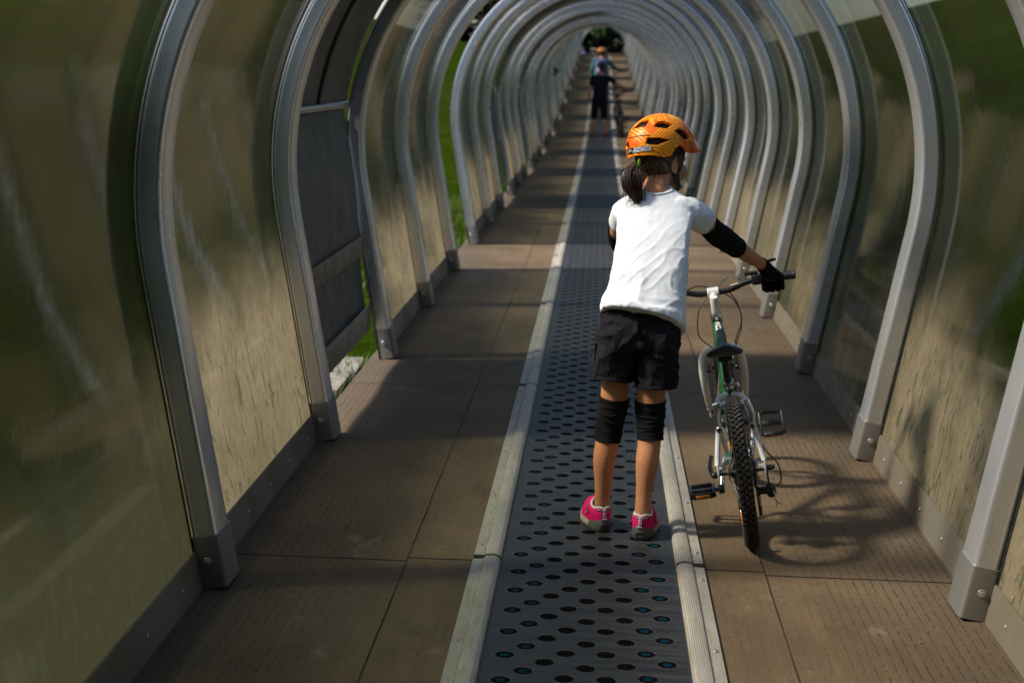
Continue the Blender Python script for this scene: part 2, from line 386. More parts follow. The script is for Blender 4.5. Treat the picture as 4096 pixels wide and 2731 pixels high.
def walk_mat():
    t = NT('ribbed_rubber_matting'); c = t.coord(); x, y, z = t.sep(c)
    n1 = t.noise(c, .9, 5, .6); n2 = t.noise(c, 45, 6, .75); n3 = t.noise(t.scaled(c, (1, .12, 1)), 14, 4, .6)
    ax = t.math('ABSOLUTE', x)
    wob = t.math('MULTIPLY', t.math('SUBTRACT', t.noise(c, 3, 2), .5), .006)
    u = t.math('FRACT', t.math('DIVIDE', t.math('ADD', x, wob), .0285))
    ln = t.math('MULTIPLY', t.mapr(t.math('ABSOLUTE', t.math('SUBTRACT', u, .5)), .16, .05), t.mapr(t.noise(t.scaled(c, (1, .5, 1)), 60, 2), .40, .60))
    ln = t.math('MULTIPLY', ln, t.mapr(ax, .55, .95, .22, 1))
    # seams
    yw = t.math('ADD', y, t.math('MULTIPLY', t.math('SUBTRACT', t.noise(t.scaled(c, (1, 1, 1)), 7, 2), .5), .008))
    step = t.math('MULTIPLY', t.mapr(ax, .569, .571, 0, 1, False), .035)
    sy = t.math('FRACT', t.math('DIVIDE', t.math('ADD', t.math('SUBTRACT', yw, 4.935 - 28.75 - 1.4375), step), 2.875))
    s1 = t.mapr(t.math('ABSOLUTE', t.math('SUBTRACT', sy, .5)), .0028, .0010)
    xw = t.math('ADD', ax, t.math('MULTIPLY', t.math('SUBTRACT', t.noise(t.scaled(c, (1, 1, 1)), 2.2, 2), .5), .009))
    s2 = t.mapr(t.math('ABSOLUTE', t.math('SUBTRACT', xw, .57)), .004, .0015)
    s2 = t.math('MULTIPLY', s2, t.mapr(n1, .35, .6, .45, 1))
    seam = t.math('MAXIMUM', s1, s2)
    col = t.mix(t.mapr(n1, .3, .72), (.112, .076, .043), (.208, .144, .084))
    col = t.mix(t.mapr(n3, .45, .8, 0, .35), col, (.26, .17, .08))
    col = t.mix(t.mapr(n2, .35, .75, 0, .45), col, (.065, .046, .027))
    col = t.mix(t.mapr(t.noise(c, 3.2, 6, .7), .54, .70, 0, .55), col, (.075, .055, .036))
    col = t.mix(t.mapr(t.noise(t.scaled(c, (1, .5, 1), (7, 3, 0)), 5.5, 6, .72), .58, .72, 0, .5), col, (.30, .235, .15))
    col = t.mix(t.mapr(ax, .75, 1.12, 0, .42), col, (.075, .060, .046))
    col = t.mix(t.math('MULTIPLY', ln, .40), col, (.022, .016, .011))
    col = t.mix(seam, col, (.012, .010, .008))
    hgt = t.math('SUBTRACT', t.math('MULTIPLY', n2, .35), t.math('ADD', ln, t.math('MULTIPLY', seam, 2.5)))
    return t.done(t.pr(color=col, rough=.72, spec=.2, normal=t.bump(hgt, .55, .004)))
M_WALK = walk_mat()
yy = [YBEG + i * (YEND - YBEG) / 140 for i in range(141)]
for x0, x1 in ((-1.20, -.362), (.374, 1.225)):
    mb = MB()
    xsr = [lerp(x0, x1, i / 6) for i in range(7)]
    top = [[(x, y, zf(y)) for x in xsr] for y in yy]
    mb.rings([[*r_, *[(x, y, z - .03) for x, y, z in reversed(r_)]] for r_ in top])
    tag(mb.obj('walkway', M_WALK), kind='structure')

# ------------------------------------------------------------------ conveyor belt and edge rails
def belt_mat():
    t = NT('dimpled_conveyor_rubber'); c = t.coord(); x, y, z = t.sep(c)
    W0, WID, PER = -.27, .558, .182
    ci = t.math('DIVIDE', t.math('SUBTRACT', x, W0 + WID * .11), WID * .0975)      # column index, 0 at the first column's centre
    k = t.math('ROUND', t.math('MINIMUM', t.math('MAXIMUM', ci, 0), 8)); dx = t.math('MULTIPLY', t.math('SUBTRACT', ci, k), WID * .0975)
    ph = None
    for i, p in enumerate((0, .62, .25, -.13, .45, -.14, .3, -.26, .13)):
        e = t.math('MULTIPLY', t.math('COMPARE', k, float(i)), p); t.t.nodes[-1].inputs[2].default_value = .3
        nd = e.node.inputs[0].links[0].from_node; nd.inputs[2].default_value = .3
        ph = e if ph is None else t.math('ADD', ph, e)
    q = t.math('SUBTRACT', t.math('FRACT', t.math('ADD', t.math('DIVIDE', y, PER), ph)), .5); dy = t.math('MULTIPLY', q, PER)
    d = t.math('SQRT', t.math('ADD', t.math('POWER', dx, 2), t.math('POWER', dy, 2)))
    d = t.math('ADD', d, t.math('MULTIPLY', t.math('SUBTRACT', t.noise(c, 75, 3, .6), .5), .010))
    inside = t.mapr(d, .0265, .0235); rim = t.math('MULTIPLY', t.mapr(d, .0335, .030), t.mapr(d, .0255, .0280))
    # hexagon-packed studs inside a dimple
    st = t.n('TexVoronoi', t.n('CombineXYZ', dx, dy, 0.0), Scale=128, Randomness=.25).outputs['Distance']
    stud = t.math('MULTIPLY', t.mapr(st, .42, .25), inside)
    blue = t.math('MULTIPLY', t.mapr(d, .0135, .011), t.math('MAXIMUM', t.mapr(k, 1.6, 1.4, 0, 1, False), t.mapr(k, 6.4, 6.6, 0, 1, False)))
    n1 = t.noise(t.scaled(c, (.35, 3, 1)), 9, 5, .65); n2 = t.noise(c, 60, 4, .7)
    col = t.mix(t.mapr(n1, .3, .75), (.019, .021, .026), (.058, .059, .063))
    col = t.mix(t.mapr(n2, .5, .8, 0, .35), col, (.075, .067, .058))
    col = t.mix(t.math('MULTIPLY', rim, .6), col, (.095, .090, .085))
    col = t.mix(inside, col, (.0015, .0015, .0015))
    col = t.mix(stud, col, (.021, .0205, .0205))
    col = t.mix(t.math('MULTIPLY', blue, t.math('ADD', t.math('MULTIPLY', stud, .7), .3)), col, (.008, .085, .155))
    h = t.math('ADD', t.math('SUBTRACT', t.math('MULTIPLY', rim, .4), inside), t.math('MULTIPLY', stud, .75))
    h = t.math('ADD', h, t.math('MULTIPLY', n1, .25))
    return t.done(t.pr(color=col, rough=t.math('ADD', t.mapr(n1, .3, .7, .45, .6), t.math('MULTIPLY', inside, .35), True), spec=t.math('SUBTRACT', .3, t.math('MULTIPLY', inside, .28)), normal=t.bump(h, .8, .006)))
mb = MB(); mb.rings([[(-.275, y, zf(y) + .004), (0, y, zf(y) + .006), (.295, y, zf(y) + .004), (.295, y, zf(y) - .03), (-.275, y, zf(y) - .03)] for y in yy])
tag(mb.obj('conveyor_belt', belt_mat(), angle=30), 'long dark conveyor belt with rows of dimples, blue near its edges, under the people', 'conveyor belt')

def rail_mat(name, fine):
    t = NT(name); c = t.coord(); x, y, z = t.sep(c); rnd = t.n('ObjectInfo').outputs['Random']
    cc = t.n('VectorMath', c, t.n('CombineXYZ', rnd, t.math('MULTIPLY', rnd, 53.0), 0.0), operation='ADD').outputs[0]
    gr = t.math('PINGPONG', x, fine * .5); g = t.mapr(gr, fine * .10, fine * .22)
    n1 = t.noise(t.scaled(cc, (1, .3, 1)), 7, 5, .65); n2 = t.noise(cc, 120, 3, .7); n3 = t.noise(t.scaled(cc, (1, .15, 1)), 60, 4, .6)
    col = t.mix(t.mapr(n1, .3, .7), (.50, .45, .385), (.66, .60, .52))
    col = t.mix(t.mapr(n3, .45, .75, 0, .65), col, (.33, .23, .12))
    col = t.mix(t.mapr(n2, .66, .72, 0, .9), col, (.22, .14, .065))
    col = t.mix(t.math('MULTIPLY', t.math('SUBTRACT', 1, g), .6), col, (.15, .115, .075))
    return t.done(t.pr(color=col, rough=t.mapr(n1, .3, .7, .42, .62), metal=t.mapr(n3, .4, .7, .3, .05), normal=t.bump(g, .5, .003)))
M_RAIL = rail_mat('grooved_rail_metal', .0060); M_PLATE = rail_mat('fine_ribbed_plate_metal', .003)
M_SAND = simple('trapped_sand', (.34, .22, .10), .95, var=.3, scale=300, bump=.5, bscale=600)
def rail_proto(sg):
    """edge rail, sg=-1 left; local x measured from the belt edge outwards"""
    root = empty('edge_rail', (0, 0, 0)); L = 2.875 - .022; nY = 2
    def sweep(P, name, mt):
        mbr = MB(); mbr.rings([[(sg * a, y, b) for a, b in P] for y in (0, L)]); return mbr.obj(name, mt, root, angle=25)
    sweep([(0, -.02), (0, .004), (.004, .013), (.014, .020), (.026, .022), (.046, .021), (.052, .018), (.054, .013), (.054, -.02)], 'rail_profile', M_RAIL)
    sweep([(.0545, -.02), (.0545, .012), (.090, .009), (.0915, .002), (.0915, -.02)], 'fixing_plate', M_PLATE)
    mbj = MB(); mbj.box((sg * .046, L + .011, .002), (.086, .024, .030), bevel=.003); mbj.obj('joint_gap', M_RUBBER, root)
    ms = MB(); rg = random.Random(5)
    for i in range(180):
        y = rg.uniform(0, L); x = sg * (.0555 + abs(rg.gauss(0, .0016))); s = rg.uniform(.0008, .0022)
        ms.ell((x, y, .0125), (s, s * 1.6, s * .6), nu=5, nv=3)
    s_ = ms.obj('sand_line', M_SAND, root); s_['kind'] = 'stuff'
    base = MB(); base.ell((0, 0, 0), (.0085, .0085, .0035), nu=12, nv=6)
    me = base.mesh('screw')
    for y in (.13, .75, 1.45, 2.1, 2.72):
        link('screw', me, M_BOLT, root, (sg * .074, y, .0115))
    return root
nr = 0
for sg, x0, side in ((-1, -.27, 'left'), (1, .287, 'right')):
    pr_ = None
    k0 = -4
    for k in range(k0, 31):
        y = 4.947 + 2.875 * k
        if y > YEND - 2: break
        o = rail_proto(sg) if pr_ is None else copy_tree(pr_)
        if pr_ is None: pr_ = o
        o.location = (x0, y, zf(y)); o.rotation_euler.x = math.atan2(zf(y + 2.853) - zf(y), 2.853)
        i = k + 1
        if 0 <= i < 7: lb = f'{nth(i)} grooved metal rail length along the {side} edge of the belt, sandy'
        else: lb = f'distant grooved metal rail length along the {side} edge of the belt up the tunnel'
        tag(o, lb, 'rail', f'rail lengths along the {side} belt edge')

# ------------------------------------------------------------------ arch ribs
def rib_section():
    P = []  # (y, inward)
    rc = .016; I = .082; O = .004
    def arc(cy, cn, a0, a1, k=4): return [(cy + rc * math.cos(lerp(a0, a1, i / k)), cn + rc * math.sin(lerp(a0, a1, i / k))) for i in range(k + 1)]
    P += arc(rc, O + rc, math.pi * 1.5, math.pi)                  # outer front corner
    n0 = .024
    for i in range(9):
        a = n0 + i * .0048; P += [(0, a), (.0022, a + .0007), (.0022, a + .0017), (0, a + .0024)]
    P += arc(rc, I - rc, math.pi, math.pi / 2)                    # inner front corner
    P += arc(RW - rc, I - rc, math.pi / 2, 0); P += arc(RW - rc, O + rc, 0, -math.pi / 2)
    return P
SEC = rib_section()
def sweep_arch(sec, zmax=None, na=64):
    h = prof_pts(0, 8, na); full = [(-x, z) for x, z in h] + [(x, z) for x, z in reversed(h[:-1])]
    inn = prof_pts(.1, 8, na); fin = [(-x, z) for x, z in inn] + [(x, z) for x, z in reversed(inn[:-1])]
    rings = []
    for (x, z), (xi, zi) in zip(full, fin):
        dx, dz = (xi - x) / .1, (zi - z) / .1
        rings.append([(x + dx * n, y, z + dz * n) for y, n in sec])
    return MB().rings(rings)
def straight_leg(sg, sec, z0, z1):
    P = prof_pts(0, 8, 40); a, b = P[0], P[6]; Q = prof_pts(.1, 8, 40); c = Q[0]
    dx, dz = (c[0] - a[0]) / .1, (c[1] - a[1]) / .1; rings = []
    for z in (z0, z1):
        t = z / b[1]; x = lerp(a[0], b[0], t)
        rings.append([(sg * (x + dx * n), y, z + dz * n) for y, n in sec])
    return MB().rings(rings)
rib_root = empty('arch_rib', (0, 0, 0))
sweep_arch(SEC).obj('beam', M_RIB, rib_root, angle=30)
sweep_arch([(-.009, .0012), (-.009, .0040), (.004, .0040), (.004, .0012)], na=40).obj('slit_shade', M_RUBBER, rib_root, angle=30)  # added dark strip in place of the shaded slit between rib and panel
fs = []
rc = .014
def arc2(cy, cn, a0, a1, k=4, r=.014): return [(cy + r * math.cos(lerp(a0, a1, i / k)), cn + r * math.sin(lerp(a0, a1, i / k))) for i in range(k + 1)]
o_ = .005
FS = arc2(rc - o_, .0 + rc, math.pi * 1.5, math.pi) + arc2(rc - o_, .082 + o_ - rc, math.pi, math.pi / 2) + arc2(RW + o_ - rc, .082 + o_ - rc, math.pi / 2, 0) + arc2(RW + o_ - rc, rc, 0, -math.pi / 2)
for sg in (-1, 1):
    f_ = straight_leg(sg, FS, -.002, .155).obj('foot_sleeve', M_FOOT, rib_root, angle=30)
    bx = sg * (wall_x(.085) - .040)
    mbb = MB(); mbb.cyl((bx, -.006, .088), (bx, -.0085, .088), .013, 16, bev=.001); mbb.cyl((bx, -.008, .088), (bx, -.015, .088), .0078, 6, bev=.001)
    mbb.obj('bolt', M_BOLT, f_, angle=30)
RIBK = list(range(-5, 47)); first = True
for k in RIBK:
    y = RIB0 + RSP * k
    if y > YEND - .3: break
    o = rib_root if first else copy_tree(rib_root); first = False
    o.location = (XC, y, zf(y))
    if 0 <= k <= 11:
        what = {0: 'nearest aluminium arch rib whose bolted feet both stand in view', 1: 'second aluminium arch rib, at the near side of the grey hatch', 2: 'third aluminium arch rib, at the far side of the grey hatch',
                4: 'fifth aluminium arch rib, just before the open green bay', 5: 'sixth aluminium arch rib, just behind the open green bay'}.get(k, f'{nth(k)} aluminium arch rib up the tunnel, grooved on its near face')
    elif k < 0: what = 'grooved aluminium arch rib beside and behind the viewer'
    else: what = 'distant aluminium arch rib far up the tunnel, blurred'
    tag(o, what, 'arch rib', 'aluminium arch ribs of the tunnel')

# ------------------------------------------------------------------ wall panels, hatches
GAPY0, GAPY1 = .0, RSP
def panel_proto(sg):
    root = empty('glazing_panel', (0, 0, 0)); mb = MB()
    P = prof_pts(0.0, 6, 48, .1); P = P[:-1] + [(0.0, P[-1][1])]
    rows = 3
    ysr = [.01, RSP * .5, RSP + .03]
    V = [(sg * x, y, z) for x, z in P for y in ysr]; F = [(i * rows + j, i * rows + j + 1, (i + 1) * rows + j + 1, (i + 1) * rows + j) for i in range(len(P) - 1) for j in range(rows - 1)]
    mb.add(V, F); mb.obj('glazing_sheet', M_GLAZE, root, angle=0)
    k = MB(); a = wall_x(0) - .010; b = wall_x(.115) - .010; y0, y1 = RW + .003, RSP - .004
    th = .006
    k.rings([[(sg * a, y, .001), (sg * b, y, .115), (sg * (b + th), y, .115), (sg * (a + th), y, .001)] for y in (y0, y1)])
    kp = k.obj('kick_plate', M_KICK, root, angle=20)
    base = MB(); base.ell((0, 0, 0), (.004, .008, .008), nu=10, nv=6); me = base.mesh('rivet')
    for q in range(5):
        link('rivet', me, M_BOLT, kp, (sg * (wall_x(.055) - .011), RW + .14 + q * .365, .055))
    return root
def hatch_proto():
    root = empty('side_hatch', (0, 0, 0)); sg = -1
    P = [p for p in prof_pts(-.02, 6, 60) if p[1] > 1.36]; P = [(x, z) for x, z in P]
    ysr = [RW * .4, RSP * .5, RSP + .05]
    c = MB(); Q = [p for p in prof_pts(-.035, 6, 60) if p[1] > 1.36]; n_ = min(len(P), len(Q)); P, Q = P[-n_:], Q[-n_:]
    c.rings([[(-p[0], y, p[1]) for y in ysr] + [(-q[0], y, q[1]) for y in reversed(ysr)] for p, q in zip(P, Q)]); c.obj('upper_cover', M_TARP, root, angle=40)
    s = MB(); s.tube([(-p[0] + .006, RSP * .56, p[1]) for p in P[::3]], .010, 8); s.obj('cover_seam', M_RUBBER, root)
    b = MB(); b.cyl((-P[0][0] + .01, RW, P[0][1] - .012), (-P[0][0] + .01, RSP - .02, P[0][1] - .012), .020, 12); b.obj('cover_rail', M_STEEL, root)
    z0, z1 = .17, 1.335; x0, x1 = wall_x(.2) + .025, wall_x(1.3) + .0
    fl = MB(); k = 14; Yl, Yr = RW * .3, RSP - .03
    rg = random.Random(3)
    rows = []
    for i in range(k + 1):
        t = i / k; z = lerp(z0, z1, t); x = lerp(x0, x1, t) + .012 * math.sin(t * 7)
        rows.append([(-(x + .008 * math.sin(j * 1.3 + t * 4)), lerp(Yl, Yr, j / 8), z) for j in range(9)])
    rings = [[*r_, *[(x - .006, y, z) for x, y, z in reversed(r_)]] for r_ in rows]
    fl.rings(rings); flo = fl.obj('door_flap', M_TARP, root, angle=50)
    zb = .62; xb = lerp(x0, x1, (zb - z0) / (z1 - z0))
    bb = MB(); bb.box((-(xb - .016), (Yl + Yr) / 2, zb), (.014, Yr - Yl + .01, .105), bevel=.006); bb.obj('cross_band', M_TARPB, flo)
    kk = MB(); kk.box((-(x0 - .012), (Yl + Yr) / 2, z0 + .065), (.008, Yr - Yl, .135), bevel=.002); kpl = kk.obj('kick_plate', M_KICK, flo)
    base = MB(); base.ell((0, 0, 0), (.005, .010, .010), nu=10, nv=6); me = base.mesh('rivet')
    for y in (.55, 1.62): link('rivet', me, M_BOLT, kpl, (-(x0 - .02), y, z0 + .07))
    e = MB(); e.box((-(lerp(x0, x1, .5) + .035), Yr + .03, .76), (.03, .05, 1.06), rot=Matrix.Rotation(-math.atan2(x1 - x0, z1 - z0), 3, 'Y')); e.obj('edge_seal', M_RUBBER, root)
    return root
pl = pr2 = ht = None
for k in RIBK:
    y = RIB0 + RSP * k
    if y > YEND - RSP: break
    if k < -1: continue
    sh = math.atan2(zf(y + RSP) - zf(y), RSP)
    def where(side):
        if k < 0: return f'clear wall panel on the {side} beside and behind the viewer'
        if k > 9: return f'distant clear wall panel on the {side} far up the tunnel'
        return f'clear dirty wall panel on the {side} between the {nth(k)} and {nth(k + 1)} arch ribs'
    for sg, side in ((-1, 'left'), (1, 'right')):
        if sg < 0 and k % 3 == 1 and k != 4:
            o = hatch_proto() if ht is None else copy_tree(ht); ht = ht or o
            tag(o, 'grey tarpaulin hatch with a lowered door flap, between the second and third arch ribs' if k == 1 else 'far grey hatch with lowered flap behind the eighth arch rib' if k == 7 else 'distant grey hatch, blurred, further up the left wall than the red button' if k > 19 else 'distant grey hatch, blurred, beyond the %s arch rib' % ORD[k + 0], 'hatch', 'hatches in the left wall')
        elif sg < 0 and k == 4: continue
        elif sg < 0:
            if k == -1:
                o = panel_proto(-1); o.children[0].data.materials[0] = M_GLAZE_G
            else: o = panel_proto(-1) if pl is None else copy_tree(pl); pl = pl or o
            tag(o, where(side), 'glazing panel', 'panels of the left wall')
        else:
            o = panel_proto(1) if pr2 is None else copy_tree(pr2); pr2 = pr2 or o; tag(o, where(side), 'glazing panel', 'panels of the right wall')
        o.location = (XC, y, zf(y)); o.rotation_euler.x = sh

c_ = MB(); yc = RIB0 + RSP * -1 - .02  # added sleeve, out of view, that keeps light off the near tunnel
P = prof_pts(0, 6, 48); A_ = [(-x, z) for x, z in P] + [(x, z) for x, z in reversed(P[:-1])]; P = prof_pts(-.02, 6, 48); B_ = [(-x, z) for x, z in P] + [(x, z) for x, z in reversed(P[:-1])]
c_.rings([[(XC + a[0], y, a[1]) for y in (-15.0, yc)] + [(XC + b[0], y, b[1]) for y in (yc, -15.0)] for a, b in zip(A_, B_)])
tag(c_.obj('light_block_sleeve', M_TARP, angle=60), 'added unseen grey sleeve behind the viewer, blocking light from the near tunnel', 'cover')

# ------------------------------------------------------------------ bicycle
def rotx(a): return Matrix.Rotation(a, 3, 'X')
def paint(name, col, rough=.25): return simple(name, col, rough, var=.06, scale=8, coat=.6)
M_WHITE = simple('white_paint', (.72, .72, .72), .28, var=.05, scale=12, coat=.5)
M_GREEN = simple('green_paint', (.008, .11, .030), .25, var=.15, scale=5, coat=.7)
M_BLKP = simple('black_plastic', (.012, .012, .013), .42, var=.3, scale=40, bump=.1, bscale=300)
M_BLKM = simple('black_metal', (.014, .014, .015), .3, var=.2, scale=20)
M_CHROME = simple('polished_alloy', (.62, .62, .62), .18, .95, var=.08)
M_ALLOY = simple('brushed_alloy', (.45, .45, .46), .3, .9, var=.15)
M_STEELD = simple('oily_steel', (.05, .045, .04), .35, .8, var=.4, scale=60)
M_ORREF = simple('orange_reflector', (.62, .19, .012), .15, var=.25, scale=200, coat=.8)
M_TEAL = simple('teal_sticker', (.01, .26, .18), .4)
M_STICK = simple('white_sticker', (.68, .68, .66), .45)
M_SADDLE = simple('saddle_vinyl', (.016, .016, .019), .45, var=.2, scale=30, bump=.15, bscale=250)
def tyre_mat():
    t = NT('dusty_tyre_rubber'); c = t.coord(); n = t.noise(c, 40, 5, .7)
    return t.done(t.pr(color=t.mix(t.mapr(n, .35, .75), (.012, .011, .010), (.060, .047, .034)), rough=.75, normal=t.bump(n, .3, .002)))
M_TYRE = tyre_mat()
def text_mesh(body, size, bold=.0):
    cu = bpy.data.curves.new('text', 'FONT'); cu.body = body; cu.size = size; cu.align_x = 'CENTER'; cu.align_y = 'CENTER'; cu.offset = bold; cu.resolution_u = 4
    o = bpy.data.objects.new('text', cu); COL.objects.link(o); dg = bpy.context.evaluated_depsgraph_get()
    me = bpy.data.meshes.new_from_object(o.evaluated_get(dg)); bpy.data.objects.remove(o); bpy.data.curves.remove(cu); me.name = 'lettering'
    return me

def build_bike(root, P, k=1.0, detail=True):
    """local frame: x right, y forward, z up, origin at the rear tyre's contact; P: materials; k: scale"""
    r = .258; tw = .024; WB = 1.0
    def ob(mb, name, mt, par=root, **kw):
        if k != 1: mb.v = [(x * k, y * k, z * k) for x, y, z in mb.v]
        return mb.obj(name, mt, par, **kw)
    def wheel(y, steer, front):
        wr = empty('front_wheel' if front else 'rear_wheel', (0, y * k, r * k)); wr.parent = root; wr.rotation_euler.z = steer
        t = MB(); prof = [(r - .008 - tw + tw * math.cos(a), tw * math.sin(a)) for a in [math.pi * 2 * i / 14 for i in range(14)]]
        t.lathe(prof, (0, 0, 0), 'x', 72)
        nb = 74 if detail else 30
        for i in range(nb):
            a0 = 2 * math.pi * i / nb
            for j, (off, lat) in enumerate(((0, -.0115), (0, .0115), (.5, 0), (.5, -.0185), (.5, .0185))):
                if not detail and j > 2: continue
                a = a0 + off * 2 * math.pi / nb; rad = r - .006 - (.0 if abs(lat) < .005 else .0018 if abs(lat) < .015 else .0075)
                M = rotx(a) @ (Matrix.Rotation(-lat * 28, 3, 'Y'))
                c = rotx(a) @ Vector((lat, 0, rad))
                t.box(c, (.0095 if j < 2 else .0085, .0125, .009), rot=M)
        ob(t, 'tyre', M_TYRE, wr, angle=30)
        t = MB(); R0 = r - .043
        t.lathe([(R0 + .012, -.014), (R0 + .012, .014), (R0, .011), (R0 - .010, .004), (R0 - .010, -.004), (R0, -.011)], (0, 0, 0), 'x', 64); ob(t, 'rim', P['rim'], wr)
        t = MB(); hw = .045
        t.lathe([(.012, -hw), (.021, -hw), (.021, -hw + .006), (.014, -hw + .012), (.014, hw - .012), (.021, hw - .006), (.021, hw), (.012, hw)], (0, 0, 0), 'x', 20); t.cyl((-.075, 0, 0), (.075, 0, 0), .005, 8); ob(t, 'hub', P['hub'], wr)
        t = MB(); ns = 28 if detail else 14
        for i in range(ns):
            a = 2 * math.pi * i / ns; s_ = -1 if i % 2 else 1; b = a + (.55 if (i // 2) % 2 else -.55)
            t.tube([(s_ * (hw - .004), .018 * math.cos(b), .018 * math.sin(b)), (0, (R0 - .006) * math.cos(a), (R0 - .006) * math.sin(a))], .0011, 4)
        ob(t, 'spokes', M_CHROME, wr)
        if detail:
            t = MB(); a = -2.1; t.box((-.022, .155 * math.cos(a), .155 * math.sin(a)), (.008, .022, .050), rot=rotx(a - math.pi / 2), bevel=.003); ob(t, 'spoke_reflector', M_ORREF, wr)
        return wr
    wheel(0, 0, False); wheel(WB, R(4), True)
    HT, HBm = Vector((0, .785, .665)), Vector((0, .835, .520))
    BB = Vector((0, .385, .217)); ST = Vector((0, .275, .500))
    f = MB(); f.tube([HBm, HT], [.021, .021], 18); f.tube([HBm + Vector((0, -.005, .035)), BB], [.023, .021], 16)
    f.tube([HT + Vector((0, .006, -.03)), ST + Vector((0, .0, -.03))], [.0215, .0165], 16); f.tube([BB, ST], [.016, .0165], 16); f.cyl(BB - Vector((.037, 0, 0)), BB + Vector((.037, 0, 0)), .021, 18)
    ob(f, 'main_frame', P['frame'])
    s = MB()
    for sg in (-1, 1):
        s.tube(curve([(sg * .012, .268, .470), (sg * .045, .215, .463), (sg * .052, .10, .420), (sg * .060, .05, .395), (sg * .078, .012, .285)], 8), [.0095] * 33, 12)
        s.tube(curve([(sg * .022, .37, .217), (sg * .046, .25, .235), (sg * .072, .02, .262)], 8), .009, 12)
        s.box((sg * .078, .004, .268), (.006, .03, .055), bevel=.002)
        s.cyl((sg * .054, .085, .412), (sg * .054, .060, .405), .009, 10)
    s.tube(curve([(-.05, .16, .45), (0, .185, .462), (.05, .16, .45)], 6), .008, 10)
    ob(s, 'rear_triangle', P['rear'])
    fk = MB()
    for sg in (-1, 1):
        fk.tube(curve([(0, .838, .512), (sg * .030, .848, .535), (sg * .062, .860, .520), (sg * .076, .872, .470), (sg * .077, .905, .38), (sg * .070, .99, .275)], 8), [.015] * 18 + [.0165] * 9 + list(np.linspace(.0165, .0115, 14)), 16)
        fk.box((sg * .070, 1.0, .262), (.007, .026, .045), bevel=.002)
    ob(fk, 'fork', P['rear'])
    b = MB()
    for z0, z1, ra, rb in ((.0, .012, .023, .024), (.012, .022, .024, .019)):
        ax = (HT - HBm).normalized(); b.cyl(HT + ax * z0, HT + ax * z1, ra, 20, rb)
    ob(b, 'headset', M_CHROME)
    s = MB(); ax = (HT - HBm).normalized(); bc = Vector((0, .800, .756))
    s.tube([HT + ax * .022, HT + ax * .07, HT + ax * .085], [.0165, .0165, .013], 18); s.limb([(*(HT + ax * .06), .015), (*bc, .0185)], 14); s.cyl(bc - Vector((.022, 0, 0)), bc + Vector((.022, 0, 0)), .0205, 18, bev=.002)
    ob(s, 'stem', P['rear'])
    h = MB(); hp = curve([(-.305, .770, .785), (-.19, .785, .785), (-.125, .797, .778), (-.06, .80, .758), (0, .80, .756), (.06, .80, .758), (.125, .797, .778), (.19, .785, .785), (.305, .770, .785)], 5); h.tube(hp, .0112, 12)
    ob(h, 'handlebar', M_BLKM)
    for sg in (-1, 1):
        gx = lambda x: Vector((sg * x, .785 - (x - .19) * .13, .785))
        g = MB(); q = [gx(.195 + i * .115 / 12) for i in range(13)]; g.tube([gx(.193), gx(.196)] + q[1:-1] + [gx(.308), gx(.311)], [.011, .0185] + [.0155 + .0008 * (i % 2) for i in range(11)] + [.017, .013], 16); ob(g, 'grip', M_BLKP)
        l = MB(); l.box(gx(.165) + Vector((0, -.002, 0)), (.034, .036, .038), bevel=.006); l.box(gx(.150) + Vector((0, .012, .024)), (.05, .03, .014), bevel=.004)
        lev = ob(l, 'brake_lever_mount', M_BLKP)
        l = MB(); l.tube(curve([gx(.155) + Vector((0, .028, -.008)), gx(.18) + Vector((0, .050, -.020)), gx(.235) + Vector((0, .046, -.028)), gx(.262) + Vector((0, .052, -.030))], 5), .0055, 8, flat=(1.5, .8)); ob(l, 'brake_lever', M_BLKM, lev)
        if detail:
            l = MB(); l.tube([gx(.146) + Vector((0, .026, -.012)), gx(.118) + Vector((0, .030, -.016))], [.006, .004], 8); ob(l, 'cable_adjuster', M_ALLOY, lev)
    if detail:
        c = MB()
        for cc in ([(.125, .815, .785), (.075, .845, .805), (.02, .86, .77), (-.055, .85, .70), (-.075, .83, .60), (-.03, .81, .545), (-.012, .70, .54)],
                   [(.115, .81, .770), (.06, .85, .755), (.085, .87, .70), (.095, .865, .63), (.07, .86, .575), (.055, .862, .535)],
                   [(-.12, .81, .770), (-.04, .85, .78), (.07, .86, .715), (.092, .84, .62), (.04, .78, .50), (.015, .60, .36)]):
            c.tube(curve(cc, 8), .0024, 6)
        ob(c, 'control_cables', M_BLKP)
        d = MB(); d.box((.082, .791, .776), (.032, .004, .010), rot=Matrix.Rotation(-.18, 3, 'Y') @ rotx(.5)); d.v = [(x, y - .0075, z - .0005) for x, y, z in d.v]; ob(d, 'handlebar_sticker', M_STICK)
    # seat
    sp = MB(); sa = (ST - BB).normalized(); sp.tube([ST - sa * .03, ST + sa * .115], .0135, 16); ob(sp, 'seat_post', M_BLKM)
    c = MB(); c.cyl(ST - sa * .006, ST + sa * .022, .0205, 20, bev=.002); c.box(ST + sa * .008 + Vector((0, -.024, 0)), (.022, .014, .018), bevel=.003); c.cyl(ST + sa * .008 + Vector((-.014, -.027, 0)), ST + sa * .008 + Vector((.030, -.027, 0)), .0045, 10); c.tube([ST + sa * .008 + Vector((.03, -.027, 0)), ST + sa * .004 + Vector((.036, -.01, -.004)), ST + sa * .0 + Vector((.034, .02, -.010))], [.0055, .005, .004], 8)
    ob(c, 'seat_clamp', M_CHROME)
    sd_ = MB(); rings = []
